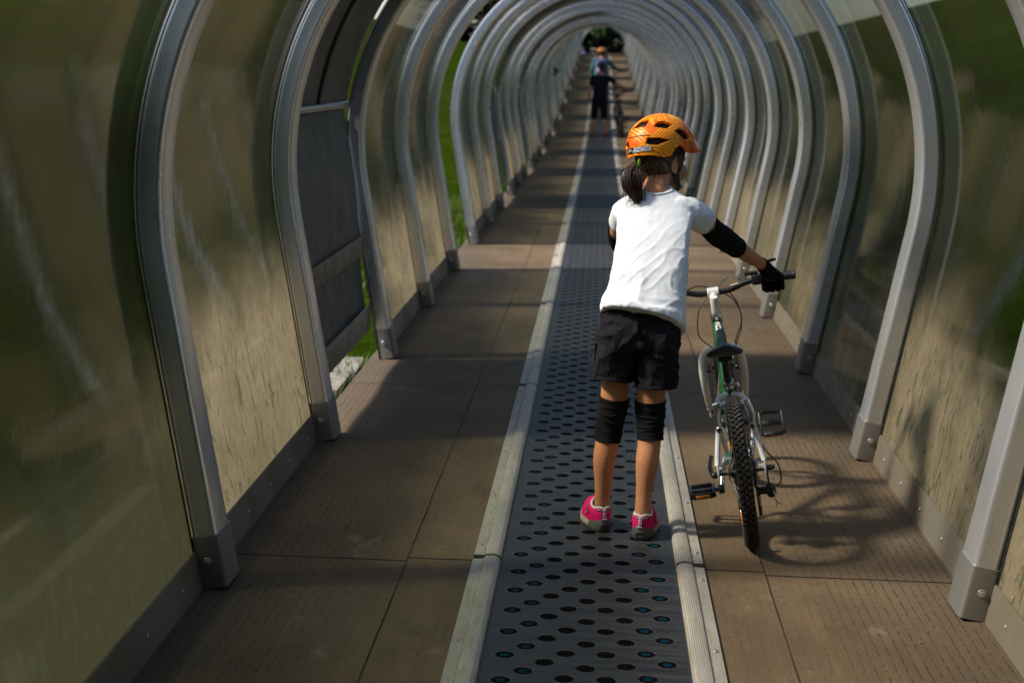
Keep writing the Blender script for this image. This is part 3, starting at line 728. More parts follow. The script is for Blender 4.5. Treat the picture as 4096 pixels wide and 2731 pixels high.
    for t in np.linspace(0, 1, 22):
        y = lerp(.125, .415, t); wd = lerp(.062, .016, min(1, max(0, (t - .10) / .42)) ** .75 if t > .10 else 0); wd *= min(1, .55 + t * 5) if t < .1 else 1; wd *= (1 if t < .95 else .75)
        zc_ = .637 + .012 * t + .014 * (t - .35) ** 2 * 4 + (.010 if t < .15 else 0) * (1 - t / .15); th = lerp(.034, .022, t) * (.7 if t < .03 or t > .97 else 1)
        ring = []
        for j in range(20):
            a = 2 * math.pi * j / 20; sx = math.copysign(abs(math.cos(a)) ** .8, math.cos(a)); sz = math.sin(a)
            ring.append((wd * sx, y, zc_ + (th * .45 * sz if sz > 0 else th * .62 * sz) - .55 * abs(wd * sx) ** 1.6 * 1.4))
        rings.append(ring)
    sd_.rings(rings); sad = ob(sd_, 'saddle', M_SADDLE)
    u = MB(); u.box((0, .215, .612), (.05, .075, .022), bevel=.004); u.tube([(-.02, .15, .612), (-.02, .33, .618)], .0035, 8); u.tube([(.02, .15, .612), (.02, .33, .618)], .0035, 8); ob(u, 'saddle_clamp', M_BLKM, sad)
    if detail:
        u = MB(); nn = 6; gr = [[(x, y, .0) for x in (-.010, -.003, .003, .010)] for y in np.linspace(.128, .185, nn)]
        def top(x, y):
            t = (y - .125) / .29; zc_ = .637 + .012 * t + .014 * (t - .35) ** 2 * 4 + (.010 if t < .15 else 0) * (1 - t / .15); th = lerp(.034, .022, t); return zc_ + th * .45 * (1 - .12 * (x / .03) ** 2) + .0012 - .004 * max(0, .06 - t) / .06
        v = [(x, y, top(x, y)) for row in gr for x, y, _ in row]; u.add(v, [(i * 4 + j, i * 4 + j + 1, (i + 1) * 4 + j + 1, (i + 1) * 4 + j) for i in range(nn - 1) for j in range(3)]); ob(u, 'saddle_stripe', M_TEAL, sad)
        me = text_mesh('15', .022); me.transform(Matrix.Translation((0, .168, top(0, .168) + .0012)) @ Matrix.Rotation(-.12, 4, 'X')); link('saddle_mark', me, M_STICK, sad)
    # drivetrain
    cr = MB(); cr.lathe([(.070, .044), (.078, .044), (.078, .047), (.070, .047)], BB, 'x', 40)
    for i in range(32):
        a = 2 * math.pi * i / 32; cr.box(BB + rotx(a) @ Vector((.0455, 0, .080)), (.002, .006, .007), rot=rotx(a))
    for i in range(5):
        a = 2 * math.pi * i / 5; cr.box(BB + rotx(a) @ Vector((.046, 0, .042)), (.005, .012, .060), rot=rotx(a))
    ob(cr, 'chainring', M_STEELD)
    ca = R(227)  # crank angle
    for sg, an in ((1, ca + math.pi), (-1, ca)):
        dv = Vector((0, math.sin(an), math.cos(an))); e = BB + dv * .125 + Vector((sg * .072, 0, 0))
        a = MB(); a.limb([(*(BB + Vector((sg * .045, 0, 0))), .014), (*(BB + dv * .06 + Vector((sg * .062, 0, 0))), .0095), (*e, .0105)], 12); arm = ob(a, 'crank_arm', P['crank'])
        if sg < 0:
            a = MB(); a.cyl(e - Vector((.012, 0, 0)), e + Vector((.010, 0, 0)), .017, 14, bev=.004); ob(a, 'crank_cap', M_BLKP, arm)
        pit = R(58) if sg > 0 else R(8)
        p = MB(); pc = e + Vector((sg * .068, 0, 0)); PM = rotx(pit)
        for py in (-.043, .043): p.box(pc + PM @ Vector((0, py, 0)), (.070, .012, .022), rot=PM, bevel=.003)
        p.box(pc, (.080, .018, .018), rot=PM, bevel=.003)
        for px in (-.040, .040): p.box(pc + PM @ Vector((px, 0, 0)), (.011, .088 if abs(px) < .05 else .07, .022), rot=PM, bevel=.003)
        for q in range(6): p.box(pc + PM @ Vector((-.03 + q * .012, -.047, .011)), (.004, .006, .005), rot=PM)
        p.cyl(e, pc, .007, 10); pd = ob(p, 'pedal', M_BLKP)
        if detail:
            p = MB(); p.box(pc + PM @ Vector((0, -.0500, -.001)), (.050, .004, .013), rot=PM, bevel=.0015); ob(p, 'pedal_reflector', M_ORREF, pd)
    cs = MB(); hubc = Vector((0, 0, .258))
    for i in range(6):
        rr_ = .056 - i * .0065; x = .026 + i * .0048; cs.lathe([(rr_ - .012, x), (rr_, x), (rr_, x + .0018), (rr_ - .012, x + .0018)], hubc, 'x', 30)
        for j in range(22): a = 2 * math.pi * j / 22; cs.box(hubc + rotx(a) @ Vector((x + .0009, 0, rr_)), (.0016, .004, .006), rot=rotx(a))
    ob(cs, 'cassette', M_STEELD)
    ch = MB(); pts = [(.044, BB.y, BB.z + .080), (.040, .0, .258 + .045), (.038, -.045, .255), (.040, -.015, .205), (.044, .035, .185), (.044, .02, .125), (.044, .05, .10), (.045, .30, .155), (.046, .36, BB.z - .079)] + [(.0455, BB.y + .080 * math.sin(a), BB.z - .080 * math.cos(a)) for a in np.linspace(0, math.pi, 9)] + [(.044, BB.y, BB.z + .080)]
    P2 = []
    for a, b_ in zip(pts, pts[1:]):
        for q in range(8): P2.append(Vector(a).lerp(Vector(b_), q / 8))
    for i, p in enumerate(P2[:-1]): d = (P2[i + 1] - p).normalized(); ch.box(p, (.005 if i % 2 else .007, (P2[i + 1] - p).length * .75, .007), rot=d.to_track_quat('Y', 'Z').to_matrix())
    ob(ch, 'chain', M_STEELD)
    d = MB(); d.box((.082, -.004, .222), (.006, .022, .075), bevel=.002); d.limb([(.086, -.005, .195, .016), (.088, .01, .172, .017)], 12); d.box((.064, .006, .185), (.05, .024, .024), bevel=.006)
    for x in (.039, .049): d.box((x, .025, .140), (.002, .022, .115), rot=rotx(-.22), bevel=.0008)
    for z, y in ((.180, .018), (.108, .036)): d.lathe([(.004, .041), (.017, .041), (.017, .047), (.004, .047)], (0, y, z), 'x', 18)
    der = ob(d, 'rear_derailleur', M_BLKM)
    d = MB(); d.tube([(.094, -.012, .185), (.102, -.02, .150), (.096, -.024, .130)], .0022, 6); d.tube([(.09, -.02, .16), (.112, -.03, .140)], .0018, 6); ob(d, 'derailleur_cable_end', M_CHROME, der)
    d = MB(); d.tube(curve([(.080, .06, .33), (.090, .00, .315), (.118, -.055, .285), (.122, -.065, .235), (.108, -.035, .205)], 8), .0028, 6); d.limb([(.084, .0, .262, .010), (.102, 0, .262, .0085)], 10); ob(d, 'axle_nut_and_housing', M_BLKP)
    q = MB(); q.limb([(-.082, 0, .258, .010), (-.094, 0, .258, .011)], 10); q.tube(curve([(-.097, .0, .258), (-.103, .012, .285), (-.094, .03, .32)], 5), [.006] * 11, 8, flat=(1.4, .7)); ob(q, 'quick_release', M_BLKM)
    # brakes
    for sg in (-1, 1):
        for y, z, fr in ((.062, .405, False), (.905, .45, True)):
            bk = MB(); dy = -.012 if not fr else -.030
            bk.tube(curve([(sg * .056, y - .006 + dy * .5, z), (sg * .060, y + dy, z + .035), (sg * (.050 if sg < 0 else .046), y + .004 + dy, z + .085)], 6), [.0105] + [.0085] * 11 + [.0065], 10, flat=(.75, 1.25)); bk.cyl((sg * .055, y + .012, z - .002), (sg * .055, y - .024 + dy * .4, z - .004), .0115, 14, bev=.002)
            br = ob(bk, 'front_brake_arm' if fr else 'rear_brake_arm', M_ALLOY)
            pb = MB(); pb.box((sg * .037, y + .01, z + .004), (.012, .05, .012), bevel=.003); pb.cyl((sg * .055, y - .025 + dy * .4, z - .004), (sg * .055, y - .031 + dy * .4, z - .004), .006, 6); ob(pb, 'brake_pad', M_BLKP, br)
    n_ = MB(); n_.tube([(-.050, .05, .489), (.046, .05, .489)], .0022, 6); n_.tube(curve([(-.05, .05, .489), (-.075, .06, .482), (-.085, .10, .472)], 4), .004, 6); ob(n_, 'brake_noodle', M_CHROME)
    if detail:
        # number badge on the back of the head tube / top tube join
        dirv = Vector((0, (ST - HT).y, (ST - HT).z)).normalized(); nrm = Vector((0, -dirv.z, dirv.y)); nrm = nrm if nrm.z > 0 else -nrm
        base = HT + Vector((0, .006, -.03)) + dirv * .072 + nrm * .0225
        Mx = Matrix((Vector((1, 0, 0)), -dirv, nrm)).transposed().to_4x4(); Mx.translation = base
        bd = MB(); bd.box((0, 0, 0), (.020, .040, .0012), bevel=.0005); bd.v = [tuple(Mx @ Vector(p)) for p in bd.v]; bg_ = ob(bd, 'number_badge', M_STICK)
        me = text_mesh('4', .024, .0006); M2 = Mx.copy(); M2.translation = base + nrm * .0012; me.transform(Matrix.Diagonal((1, 1.75, 1, 1))); me.transform(M2); link('badge_number', me, P['frame'], bg_)
        for row, (tx, sz) in enumerate((('JUNIOR', .0065), ('RIDE', .0075))):
            pass
        lt = MB()
        for q, (ww, yy_) in enumerate(((.015, .028), (.018, .037), (.013, .046))): lt.box((0, yy_, 0), (ww, .0065, .0008))
        lt.v = [tuple(Mx @ Vector(p)) for p in lt.v]; ob(lt, 'small_sticker', M_STICK)
        lp = MB(); lp.box((.0, 0, 0), (.004, .05, .0008)); dv = (HBm - BB).normalized()
    return root
GB = dict(frame=M_GREEN, rear=M_WHITE, rim=M_BLKM, hub=M_BLKP, crank=M_ALLOY)
bike = empty('child_bicycle', (.556, 5.215, 0), 'green and white child bicycle leaning towards the girl who pushes it beside the belt', 'bicycle')
bike.rotation_euler = (0, R(-10.3), R(-1.8)); build_bike(bike, GB)
KB = dict(frame=M_BLKM, rear=M_BLKM, rim=M_BLKM, hub=M_BLKP, crank=M_BLKM)
b2 = empty('bicycle', (.51, 36.4, zf(36.4)), 'black bicycle, blurred, pushed by the distant person in black', 'bicycle')
b2.rotation_euler = (R(1), R(-8), R(2)); build_bike(b2, KB, 1.24, False)
b3 = empty('bicycle', (.47, 46.6, zf(46.6)), 'dark bicycle furthest up the tunnel, mostly hidden behind the person in black', 'bicycle')
b3.rotation_euler = (R(2), R(-6), 0); build_bike(b3, KB, 1.28, False)

# ------------------------------------------------------------------ people
def skin_mat():
    t = NT('skin'); c = t.coord(); n = t.noise(c, 9, 4); n2 = t.noise(c, 90, 3)
    col = t.mix(t.mapr(n, .3, .7), (.46, .195, .090), (.56, .255, .130)); col = t.mix(t.mapr(n2, .5, .75, 0, .25), col, (.38, .14, .06)); col = t.mix(t.mapr(t.noise(c, 22, 4, .6), .52, .72, 0, .45), col, (.50, .17, .095)); col = t.mix(t.mapr(t.noise(c, 34, 3, .6), .66, .72, 0, .5), col, (.30, .12, .06))
    return t.done(t.pr(color=col, rough=.5, spec=.4, sss=.08, normal=t.bump(n2, .06, .001)))
M_SKIN = skin_mat()
def cloth(name, a, b, rough=.85, wr=0.0, weave=900, sheen=0.0):
    t = NT(name); c = t.coord(); n = t.noise(c, 14, 4); fine = t.noise(c, weave, 2)
    kw = dict(color=t.mix(t.mapr(n, .3, .7), a, b), rough=rough, sheen=sheen, spec=.12)
    h = t.math('MULTIPLY', fine, .05)
    if wr:
        rd = t.n('TexNoise', t.scaled(c, (1, 1, .8), rot=(.3, .5, .2)), Scale=17, Detail=6, Roughness=.6, Distortion=1.2)
        try: rd.noise_type = 'RIDGED_MULTIFRACTAL'
        except Exception: pass
        h = t.math('ADD', h, t.math('MULTIPLY', rd.outputs[0], wr))
    kw['normal'] = t.bump(h, .5, .006); return t.done(t.pr(**kw))
M_SHIRT = cloth('white_cotton', (.80, .82, .87), (.84, .86, .90), wr=.8)
M_SHORTS = cloth('charcoal_cotton', (.011, .010, .014), (.022, .020, .025), wr=.9)
M_PAD = cloth('black_knit', (.006, .006, .006), (.011, .011, .011), .95)
M_GLOVE = cloth('black_glove_fabric', (.005, .005, .005), (.010, .010, .010), .8)
M_HAIRC = None
def hair_mat():
    t = NT('brown_hair'); c = t.coord(); n = t.noise(t.scaled(c, (1, 1, .12)), 160, 3)
    return t.done(t.pr(color=t.mix(t.mapr(n, .3, .7), (.014, .006, .003), (.075, .030, .013)), rough=.38, spec=.5))
M_HAIR = hair_mat()
GX, GY = .125, 5.27
G = Vector((GX, GY, 0))
girl = empty('person', G, 'girl in white T-shirt, dark shorts and orange helmet pushing the green bicycle', 'person')
psi = R(45); HF = Vector((math.sin(psi), math.cos(psi), 0)); HR = Vector((math.cos(psi), -math.sin(psi), 0)); HU = Vector((0, 0, 1))
HM = Matrix((HR, HF, HU)).transposed()              # head local (right, forward, up) -> world
HC = Vector((.218, 5.612, 1.262))
def hd(x, y, z): return HC + HM @ Vector((x, y, z))
body = MB()
body.ell(HC + HM @ Vector((0, -.002, .02)), (.073, .089, .098), HM, 28, 18)          # skull
body.ell(hd(0, .036, -.052), (.052, .050, .062), HM, 20, 14)                           # jaw and face
body.ell(hd(0, .066, -.095), (.020, .018, .016), HM, 12, 8)                            # chin
body.limb([(*hd(0, .088, -.010), .009), (*hd(0, .098, -.034), .0105)], 10)             # nose
for sg in (-1, 1): body.ell(hd(sg * .036, .062, -.045), (.024, .024, .026), HM, 12, 8)
body.ell(hd(0, .082, -.068), (.019, .010, .007), HM, 10, 6); body.ell(hd(0, .081, -.077), (.016, .009, .007), HM, 10, 6)
for sg in (-1, 1):                                                                     # ears
    for a in np.linspace(-2.3, 1.6, 12): body.ell(hd(sg * (.077 + .004 * math.sin(a)), -.012 - .016 * math.cos(a) * 1, -.018 + .026 * math.sin(a)), (.0055, .0055, .0055), HM, 8, 6)
    body.ell(hd(sg * .073, -.010, -.020), (.006, .013, .022), HM, 10, 8)
body.limb([(.192, 5.525, 1.13, .047), (.205, 5.575, 1.195, .043), (.215, 5.60, 1.24, .05)], 18)
LEGL = [(.092, 5.325, .70, .068), (.083, 5.33, .56, .052), (.078, 5.332, .46, .047), (.069, 5.338, .39, .044), (.060, 5.335, .317, .040), (.052, 5.330, .25, .0390), (.051, 5.338, .16, .029), (.049, 5.345, .085, .0265), (.047, 5.345, .045, .027)]
LEGR = [(.205, 5.30, .70, .068), (.205, 5.30, .56, .052), (.200, 5.298, .46, .048), (.202, 5.302, .39, .044), (.201, 5.292, .325, .040), (.196, 5.278, .26, .0390), (.190, 5.272, .165, .029), (.186, 5.264, .085, .0265), (.186, 5.262, .045, .027)]
for L in (LEGL, LEGR): body.limb(curve(L, 4), 20)
body.limb([(*LEGL[-1][:3], .024), (.030, 5.40, .032, .026), (.012, 5.45, .025, .020)], 12); body.limb([(*LEGR[-1][:3], .024), (.195, 5.33, .032, .026), (.21, 5.385, .025, .020)], 12)
body.rings([[tuple(Vector(c_) + (Vector((.9 * math.cos(a) * rx, .80 * math.sin(a) * ry, 0)))) for a in np.linspace(0, 2 * math.pi, 25)[:-1]] for c_, rx, ry in
            (((.152, 5.315, .66), .110, .085), ((.155, 5.312, .76), .112, .085), ((.172, 5.33, .83), .108, .078), ((.180, 5.375, .90), .108, .072), ((.188, 5.42, .96), .106, .068), ((.194, 5.47, 1.02), .108, .064), ((.197, 5.51, 1.07), .108, .054), ((.198, 5.528, 1.105), .085, .040), ((.197, 5.535, 1.125), .05, .035))])
ARMR = [(.295, 5.520, 1.088, .034), (.352, 5.57, 1.065, .036), (.40, 5.645, 1.022, .032), (.455, 5.73, .980, .030), (.53, 5.82, .925, .030), (.585, 5.89, .888, .0245), (.622, 5.945, .862, .0205)]
ARML = [(.098, 5.525, 1.085, .034), (.084, 5.570, 1.045, .034), (.078, 5.635, .995, .032), (.098, 5.70, .945, .030), (.13, 5.80, .88, .029), (.165, 5.90, .80, .024), (.185, 5.955, .755, .020)]
for L in (ARMR, ARML): body.limb(curve(L, 4), 16)
V, F, _ = fuse(body, .0055, 5)
from_vf('body', V, F, M_SKIN, girl, G)
e = MB()
# eyes sit under the visor
for sg in (-1, 1): e.ell(hd(sg * .029, .076, .0), (.011, .009, .009), HM, 12, 8)
e.obj('eyes', simple('eye_white', (.7, .68, .66), .2), girl, G)
# hair: cap under the helmet, back of the neck
hm = MB(); hm.ell(hd(0, -.014, .016), (.080, .090, .095), HM, 24, 14)
hm.ell(hd(0, -.055, -.035), (.056, .036, .040), HM, 20, 12); hm.ell(hd(.03, -.040, -.045), (.030, .030, .030), HM, 14, 10); hm.ell(hd(.058, -.008, .012), (.02, .022, .03), HM, 12, 8)
hm.ell(hd(0, -.06, -.062), (.034, .022, .028), HM, 14, 10)
V, F, N_ = fuse(hm, .0045, 4)
V = np.array(V)
keep = np.array([(Vector(v) - HC) @ HM for v in V]) if False else np.array([tuple(HM.transposed() @ (Vector(v) - HC)) for v in V])
for i in range(len(V)):
    s_ = .0022 * math.sin(keep[i, 0] * 420 + 2.5 * math.sin(keep[i, 2] * 60)) ; V[i] += N_[i] * s_
ok = keep[:, 1] < .035
F = [f for f in F if all(ok[i] for i in f)]
hair = from_vf('hair', V, F, M_HAIR, girl, G)
rg = random.Random(11); pt = MB()
A0 = Vector((.122, 5.513, 1.246))
for i in range(150):
    a = rg.uniform(0, 6.28); q = rg.random() ** .5
    ox, oy = math.cos(a) * q, math.sin(a) * q; ln = rg.uniform(.82, 1.06)
    pts = [A0 + Vector((.012 * ox + .02, .012 * oy + .02, .01)), A0 + Vector((-.008 + .020 * ox, -.018 + .020 * oy, -.012)), A0 + Vector((-.014 + .032 * ox, -.030 + .028 * oy, -.045 * ln)),
           A0 + Vector((-.008 + .035 * ox, -.036 + .028 * oy, -.078 * ln)), A0 + Vector((.004 + .024 * ox, -.038 + .020 * oy, -.105 * ln)), A0 + Vector((.014 + .014 * ox + rg.uniform(-.008, .008), -.036 + .012 * oy, -.128 * ln))]
    pt.tube(curve(pts, 4), [.0032] * 4 + list(np.linspace(.0036, .0007, 17)), 5)
for i in range(26):   # flyaway strands of the ponytail
    a = rg.uniform(0, 6.28); d_ = Vector((math.cos(a), -abs(math.sin(a)) * .5, .1)); p0 = A0 + Vector((-.012, -.03, -.03)); pt.tube(curve([A0, p0 + d_ * rg.uniform(.028, .038), p0 + d_ * rg.uniform(.03, .048) + Vector((.01, 0, -.06)), p0 + d_ * rg.uniform(.02, .05) + Vector((.02, 0, rg.uniform(-.13, -.08)))], 4), .0007, 3)
for i in range(16):   # loose wisps
    a = rg.uniform(0, 1); p0 = hd(rg.uniform(-.03, .05), -.075, -.05); pt.tube(curve([p0, p0 + Vector((rg.uniform(-.01, .01), -.012, -.02)), p0 + Vector((rg.uniform(-.02, .02), -.012, -.045))], 3), .0006, 3)
pt.obj('ponytail', M_HAIR, hair, G)
ti = MB(); ti.lathe([(.0105 + .0045 * math.cos(a), .0045 * math.sin(a)) for a in np.linspace(0, 2 * math.pi, 9)[:-1]], (0, 0, 0), 'x', 18)
ti.v = [tuple(Vector((.138, 5.505, 1.2485)) + Vector((p[0] * .6 + p[1] * .3, p[1], p[2] * 1.2))) for p in ti.v]; ti.obj('hair_tie', simple('green_elastic', (.16, .55, .04), .5), hair, G)

# shirt -----------------------------------------------------------------
sh = MB()
def ring(c, rx, ry, tx=0, ty=0, n=36, sq=.85):
    out = []
    for j in range(n):
        a = 2 * math.pi * j / n; x = math.copysign(abs(math.cos(a)) ** sq, math.cos(a)) * rx; y = math.copysign(abs(math.sin(a)) ** sq, math.sin(a)) * ry
        out.append((c[0] + x, c[1] + y, c[2] + tx * x + ty * y))
    return out
SR = [((.164, 5.300, .735), .144, .110, -.20, -.52), ((.166, 5.305, .775), .140, .106, -.16, -.30), ((.170, 5.318, .815), .133, .098, -.1, .10), ((.176, 5.345, .86), .129, .092, -.03, .12), ((.185, 5.385, .93), .124, .088, 0, .16),
      ((.192, 5.43, .99), .122, .086, 0, .2), ((.195, 5.47, 1.045), .127, .084, .02, .25), ((.198, 5.50, 1.085), .131, .076, .03, .3), ((.200, 5.515, 1.115), .122, .062, .03, .3), ((.198, 5.525, 1.143), .090, .050, .02, .3), ((.196, 5.532, 1.163), .056, .046, 0, .3)]
sh.rings([ring(*q) for q in SR])
sh.limb([(.275, 5.512, 1.100, .044), (.320, 5.530, 1.090, .047), (.352, 5.558, 1.068, .047)], 18); sh.rings([ring_ for ring_ in [[tuple(Vector((.330, 5.535, 1.082)).lerp(Vector((.374, 5.588, 1.050)), t) + Vector(o)) for o in [tuple(Matrix.Rotation(0, 3, 'X') @ (Vector((.62, .0, .78)) * math.cos(a) * .047 + Vector((-.5, .72, .45)).normalized() * math.sin(a) * .047)) for a in np.linspace(0, 2 * math.pi, 19)[:-1]]] for t in np.linspace(0, 1, 6)]])
sh.limb([(.115, 5.512, 1.095, .046), (.092, 5.525, 1.078, .046), (.082, 5.57, 1.042, .043)], 18)
V, F, N_ = fuse(sh, .0052, 4)
V = np.array(V); N_ = np.array(N_)
def fold(p, d, f, seed, sharp=1.6):
    """soft ridges running along direction d"""
    d = Vector(d).normalized(); a = d.orthogonal().normalized(); b = d.cross(a); p = Vector(p)
    q = Vector((p.dot(d) * f * .28, p.dot(a) * f, p.dot(b) * f)) + Vector((seed, seed * 1.7, seed * .3))
    v = 1 - abs(mnoise.noise(q)) * 2
    return max(0, v) ** sharp * 1.0
for i in range(len(V)):
    x, y, z = V[i]; h = 0
    wd = min(1, max(0, (1.09 - z) / .12)); lo = min(1, max(0, (.86 - z) / .10))
    h += .0046 * wd * (fold((x, y, z), (.62, .25, .80), 9, 3.1, 4.5) - .15)
    h += .0027 * wd * (fold((x, y, z), (.70, .2, .70), 21, 8.3, 4.5) - .15)
    h += .0032 * lo * (fold((x, y, z), (1, 0, .12), 17, 5.7) - .35)
    h += .0055 * min(1, max(0, 1 - abs(z - .80) / .05)) * (fold((x, y, z), (1, .1, -.05), 13, 9.2) - .3)
    if x > .31: h += .004 * (fold((x, y, z), (.6, .7, -.3), 20, 2.2) - .35)
    h += .0006 * (mnoise.noise(Vector((x, y, z)) * 60))
    V[i] = V[i] + N_[i] * h
shirt = from_vf('t_shirt', V, F, M_SHIRT, girl, G)
M_SEAM = cloth('white_cotton_rib', (.66, .665, .68), (.72, .72, .73))
c = MB(); c.tube([(.196 + .057 * math.cos(a), 5.533 + .047 * math.sin(a), 1.163 + .3 * .047 * math.sin(a) - .002) for a in np.linspace(0, 2 * math.pi, 41)], .0055, 8, cap=False); c.obj('collar', M_SEAM, shirt, G)

# shorts ----------------------------------------------------------------
st = MB()
st.rings([ring((.158, 5.318, .800), .106, .074, -.1, 0), ring((.156, 5.315, .768), .124, .094, -.08, 0), ring((.153, 5.313, .71), .134, .106, 0, 0), ring((.152, 5.313, .66), .134, .106, 0, 0), ring((.150, 5.315, .64), .128, .096, 0, 0)])
st.rings([ring((.085, 5.320, .70), .066, .092), ring((.078, 5.322, .64), .071, .094), ring((.071, 5.326, .58), .073, .092), ring((.068, 5.328, .540), .0735, .091, -.10, 0)])
st.rings([ring((.218, 5.308, .70), .066, .092), ring((.218, 5.308, .64), .071, .094), ring((.217, 5.308, .58), .069, .092), ring((.2165, 5.308, .522), .069, .090, 0, 0)])
V, F, N_ = fuse(st, .0048, 3); V = np.array(V); N_ = np.array(N_)
for i in range(len(V)):
    x, y, z = V[i]; p = (x, y, z)
    h = .0105 * (fold(p, (.8, .2, .5) if x < .15 else (-.7, .2, .6), 15, 1.3) - .4) + .0055 * (fold(p, (1, 0, -.4), 29, 7.9) - .4) + .0030 * (fold(p, (.3, 0, 1), 48, 4.4) - .4)
    h *= min(1, max(.25, (z - .515) / .03))
    if z > .765: h = .0022 * math.sin(math.atan2(y - 5.31, x - .155) * 46)
    V[i] = V[i] + N_[i] * h
shorts = from_vf('shorts', V, F, M_SHORTS, girl, G)
for cx, cy, cz, rx, ry, tx in ((.068, 5.328, .545, .0755, .093, -.10), (.2165, 5.308, .526, .0710, .092, 0)):
    q = MB(); q.tube([(x, y, z) for x, y, z in ring((cx, cy, cz), rx, ry, tx, 0, 48)] + [ring((cx, cy, cz), rx, ry, tx, 0, 48)[0]], .0030, 6, cap=False, flat=(1, 2.2)); q.obj('hem', M_SHORTS, shorts, G)
for x, y, z in ((.008, 5.31, .625), (.283, 5.30, .60)):
    q = MB(); q.box((x, y, z), (.007, .06, .07), bevel=.003); q.obj('side_pocket', M_SHORTS, shorts, G)
for x, rz_ in ((.095, .12), (.212, -.12)):
    q = MB(); q.box((x, 5.218 - 0, .675), (.058, .012, .068), rot=Matrix.Rotation(rz_, 3, 'Z'), bevel=.005); q.obj('back_pocket', M_SHORTS, shorts, G)

# knee and elbow pads -----------------------------------------------------
def pad(name, pts, amp, seed, n=40, steps=46):
    C = curve(pts, max(2, steps // (len(pts) - 1))); P = [Vector(p[:3]) for p in C]; rg_ = random.Random(seed); rings = []
    a = Vector((1, 0, 0))
    for i, p in enumerate(P):
        T = (P[min(i + 1, len(P) - 1)] - P[max(i - 1, 0)]).normalized(); a = (a - T * a.dot(T)).normalized(); b = T.cross(a); t = i / (len(P) - 1); q = []
        for j in range(n):
            an = 2 * math.pi * j / n
            w_ = amp * (max(0, 1 - abs(mnoise.noise(Vector((t * 7 + seed, math.cos(an) * .55, math.sin(an) * .55)))) * 2.2) ** 1.3 - .3) * math.sin(math.pi * min(1, t * 1.15)) ** .5
            rr_ = C[i][3] + w_ + (.0016 if t < .06 or t > .94 else 0)
            q.append(p + a * math.cos(an) * rr_ + b * math.sin(an) * rr_)
        rings.append(q)
    ends = lambda r_, c_, f_: [c_ + (x - c_) * f_ for x in r_]
    mbp = MB(); mbp.rings([ends(rings[0], P[0], .86)] + rings + [ends(rings[-1], P[-1], .86)]); return mbp
pad('knee_pad', [(.0785, 5.331, .468, .0515), (.074, 5.334, .42, .050), (.065, 5.337, .36, .047), (.060, 5.335, .316, .0445)], .0055, 2.3).obj('knee_pad', M_PAD, girl, G)
pad('knee_pad', [(.200, 5.298, .470, .052), (.2015, 5.301, .42, .050), (.2035, 5.300, .375, .046), (.2035, 5.294, .335, .0445)], .0055, 6.1).obj('knee_pad', M_PAD, girl, G)
pad('elbow_pad', [(.386, 5.622, 1.037, .038), (.415, 5.668, 1.008, .041), (.455, 5.728, .978, .0425), (.510, 5.797, .938, .036)], .002, 9.1).obj('elbow_pad', M_PAD, girl, G)
ep = [o for o in girl.children if o.name.startswith('elbow_pad')][0]
q = MB(); q.tube(curve([(.476, 5.715, 1.008), (.492, 5.735, .992), (.500, 5.752, .978)], 4), .0022, 6); q.obj('blue_stitching', simple('blue_thread', (.02, .16, .4), .6), ep, G)
pad('elbow_pad', [(.077, 5.625, 1.005, .038), (.082, 5.655, .98, .041), (.098, 5.70, .945, .042), (.12, 5.765, .90, .035)], .002, 4.4).obj('elbow_pad', M_PAD, girl, G)

# gloves: palm, four fingers round the grip, thumb ---------------------------
def glove(W, u, c, sg):
    """W wrist, u bar direction pointing away from the body, c bar centre under the hand"""
    g = MB(); W, u, c = Vector(W), Vector(u).normalized(), Vector(c); up = Vector((0, 0, 1)); up = (up - u * up.dot(u)).normalized(); fw = up.cross(u) if sg > 0 else u.cross(up)
    if fw.y < 0: fw = -fw
    K = [c + u * o + up * (.030 - .003 * abs(i - 1)) + fw * (-.004 - .003 * i) for i, o in enumerate((-.031, -.011, .009, .028))]
    g.limb([(*(W - (c - W).normalized() * .012), .0235), (*W, .0225), (*W.lerp(c + up * .03, .45), .024)], 16)
    for i, k_ in enumerate(K): g.limb([(*(W + u * (i - 1.5) * .006), .018), (*W.lerp(k_, .55), .0165), (*k_, .0125)], 12)
    for i, (k_, f_) in enumerate(zip(K, (.95, 1.03, 1.0, .84))):
        o = k_ - c; uo = u * o.dot(u)
        g.limb([(*k_, .0112), (*(c + uo + fw * .020 * f_ + up * .026), .0105), (*(c + uo + fw * .029 * f_ + up * .004), .0098), (*(c + uo + fw * .022 - up * .018 * f_), .0092), (*(c + uo + fw * .003 - up * .024 * f_), .0085)], 10)
    tb = W.lerp(c, .45) - u * .018
    g.limb([(*tb, .015), (*(c - u * .040 - fw * .010 + up * .014), .0115), (*(c - u * .040 + fw * .004 - up * .016), .0105), (*(c - u * .026 + fw * .014 - up * .024), .009)], 10)
    V, F, _ = fuse(g, .0026, 3, .4); return V, F, up, fw
ub = Vector((.304, -.02, .058)).normalized(); cb = Vector((.672, 5.992, .7885))
V, F, up_, fw_ = glove((.618, 5.938, .864), ub, cb, 1)
gl = from_vf('glove', V, F, M_GLOVE, girl, G)
q = MB(); q.box((.640, 5.930, .882), (.05, .022, .009), rot=Matrix.Rotation(-.3, 3, 'Y'), bevel=.003); q.obj('wrist_strap', M_GLOVE, gl, G)
V, F, _, _ = glove((.185, 5.955, .760), -ub, Vector((.222, 6.005, .699)), -1)
from_vf('glove', V, F, M_GLOVE, girl, G)

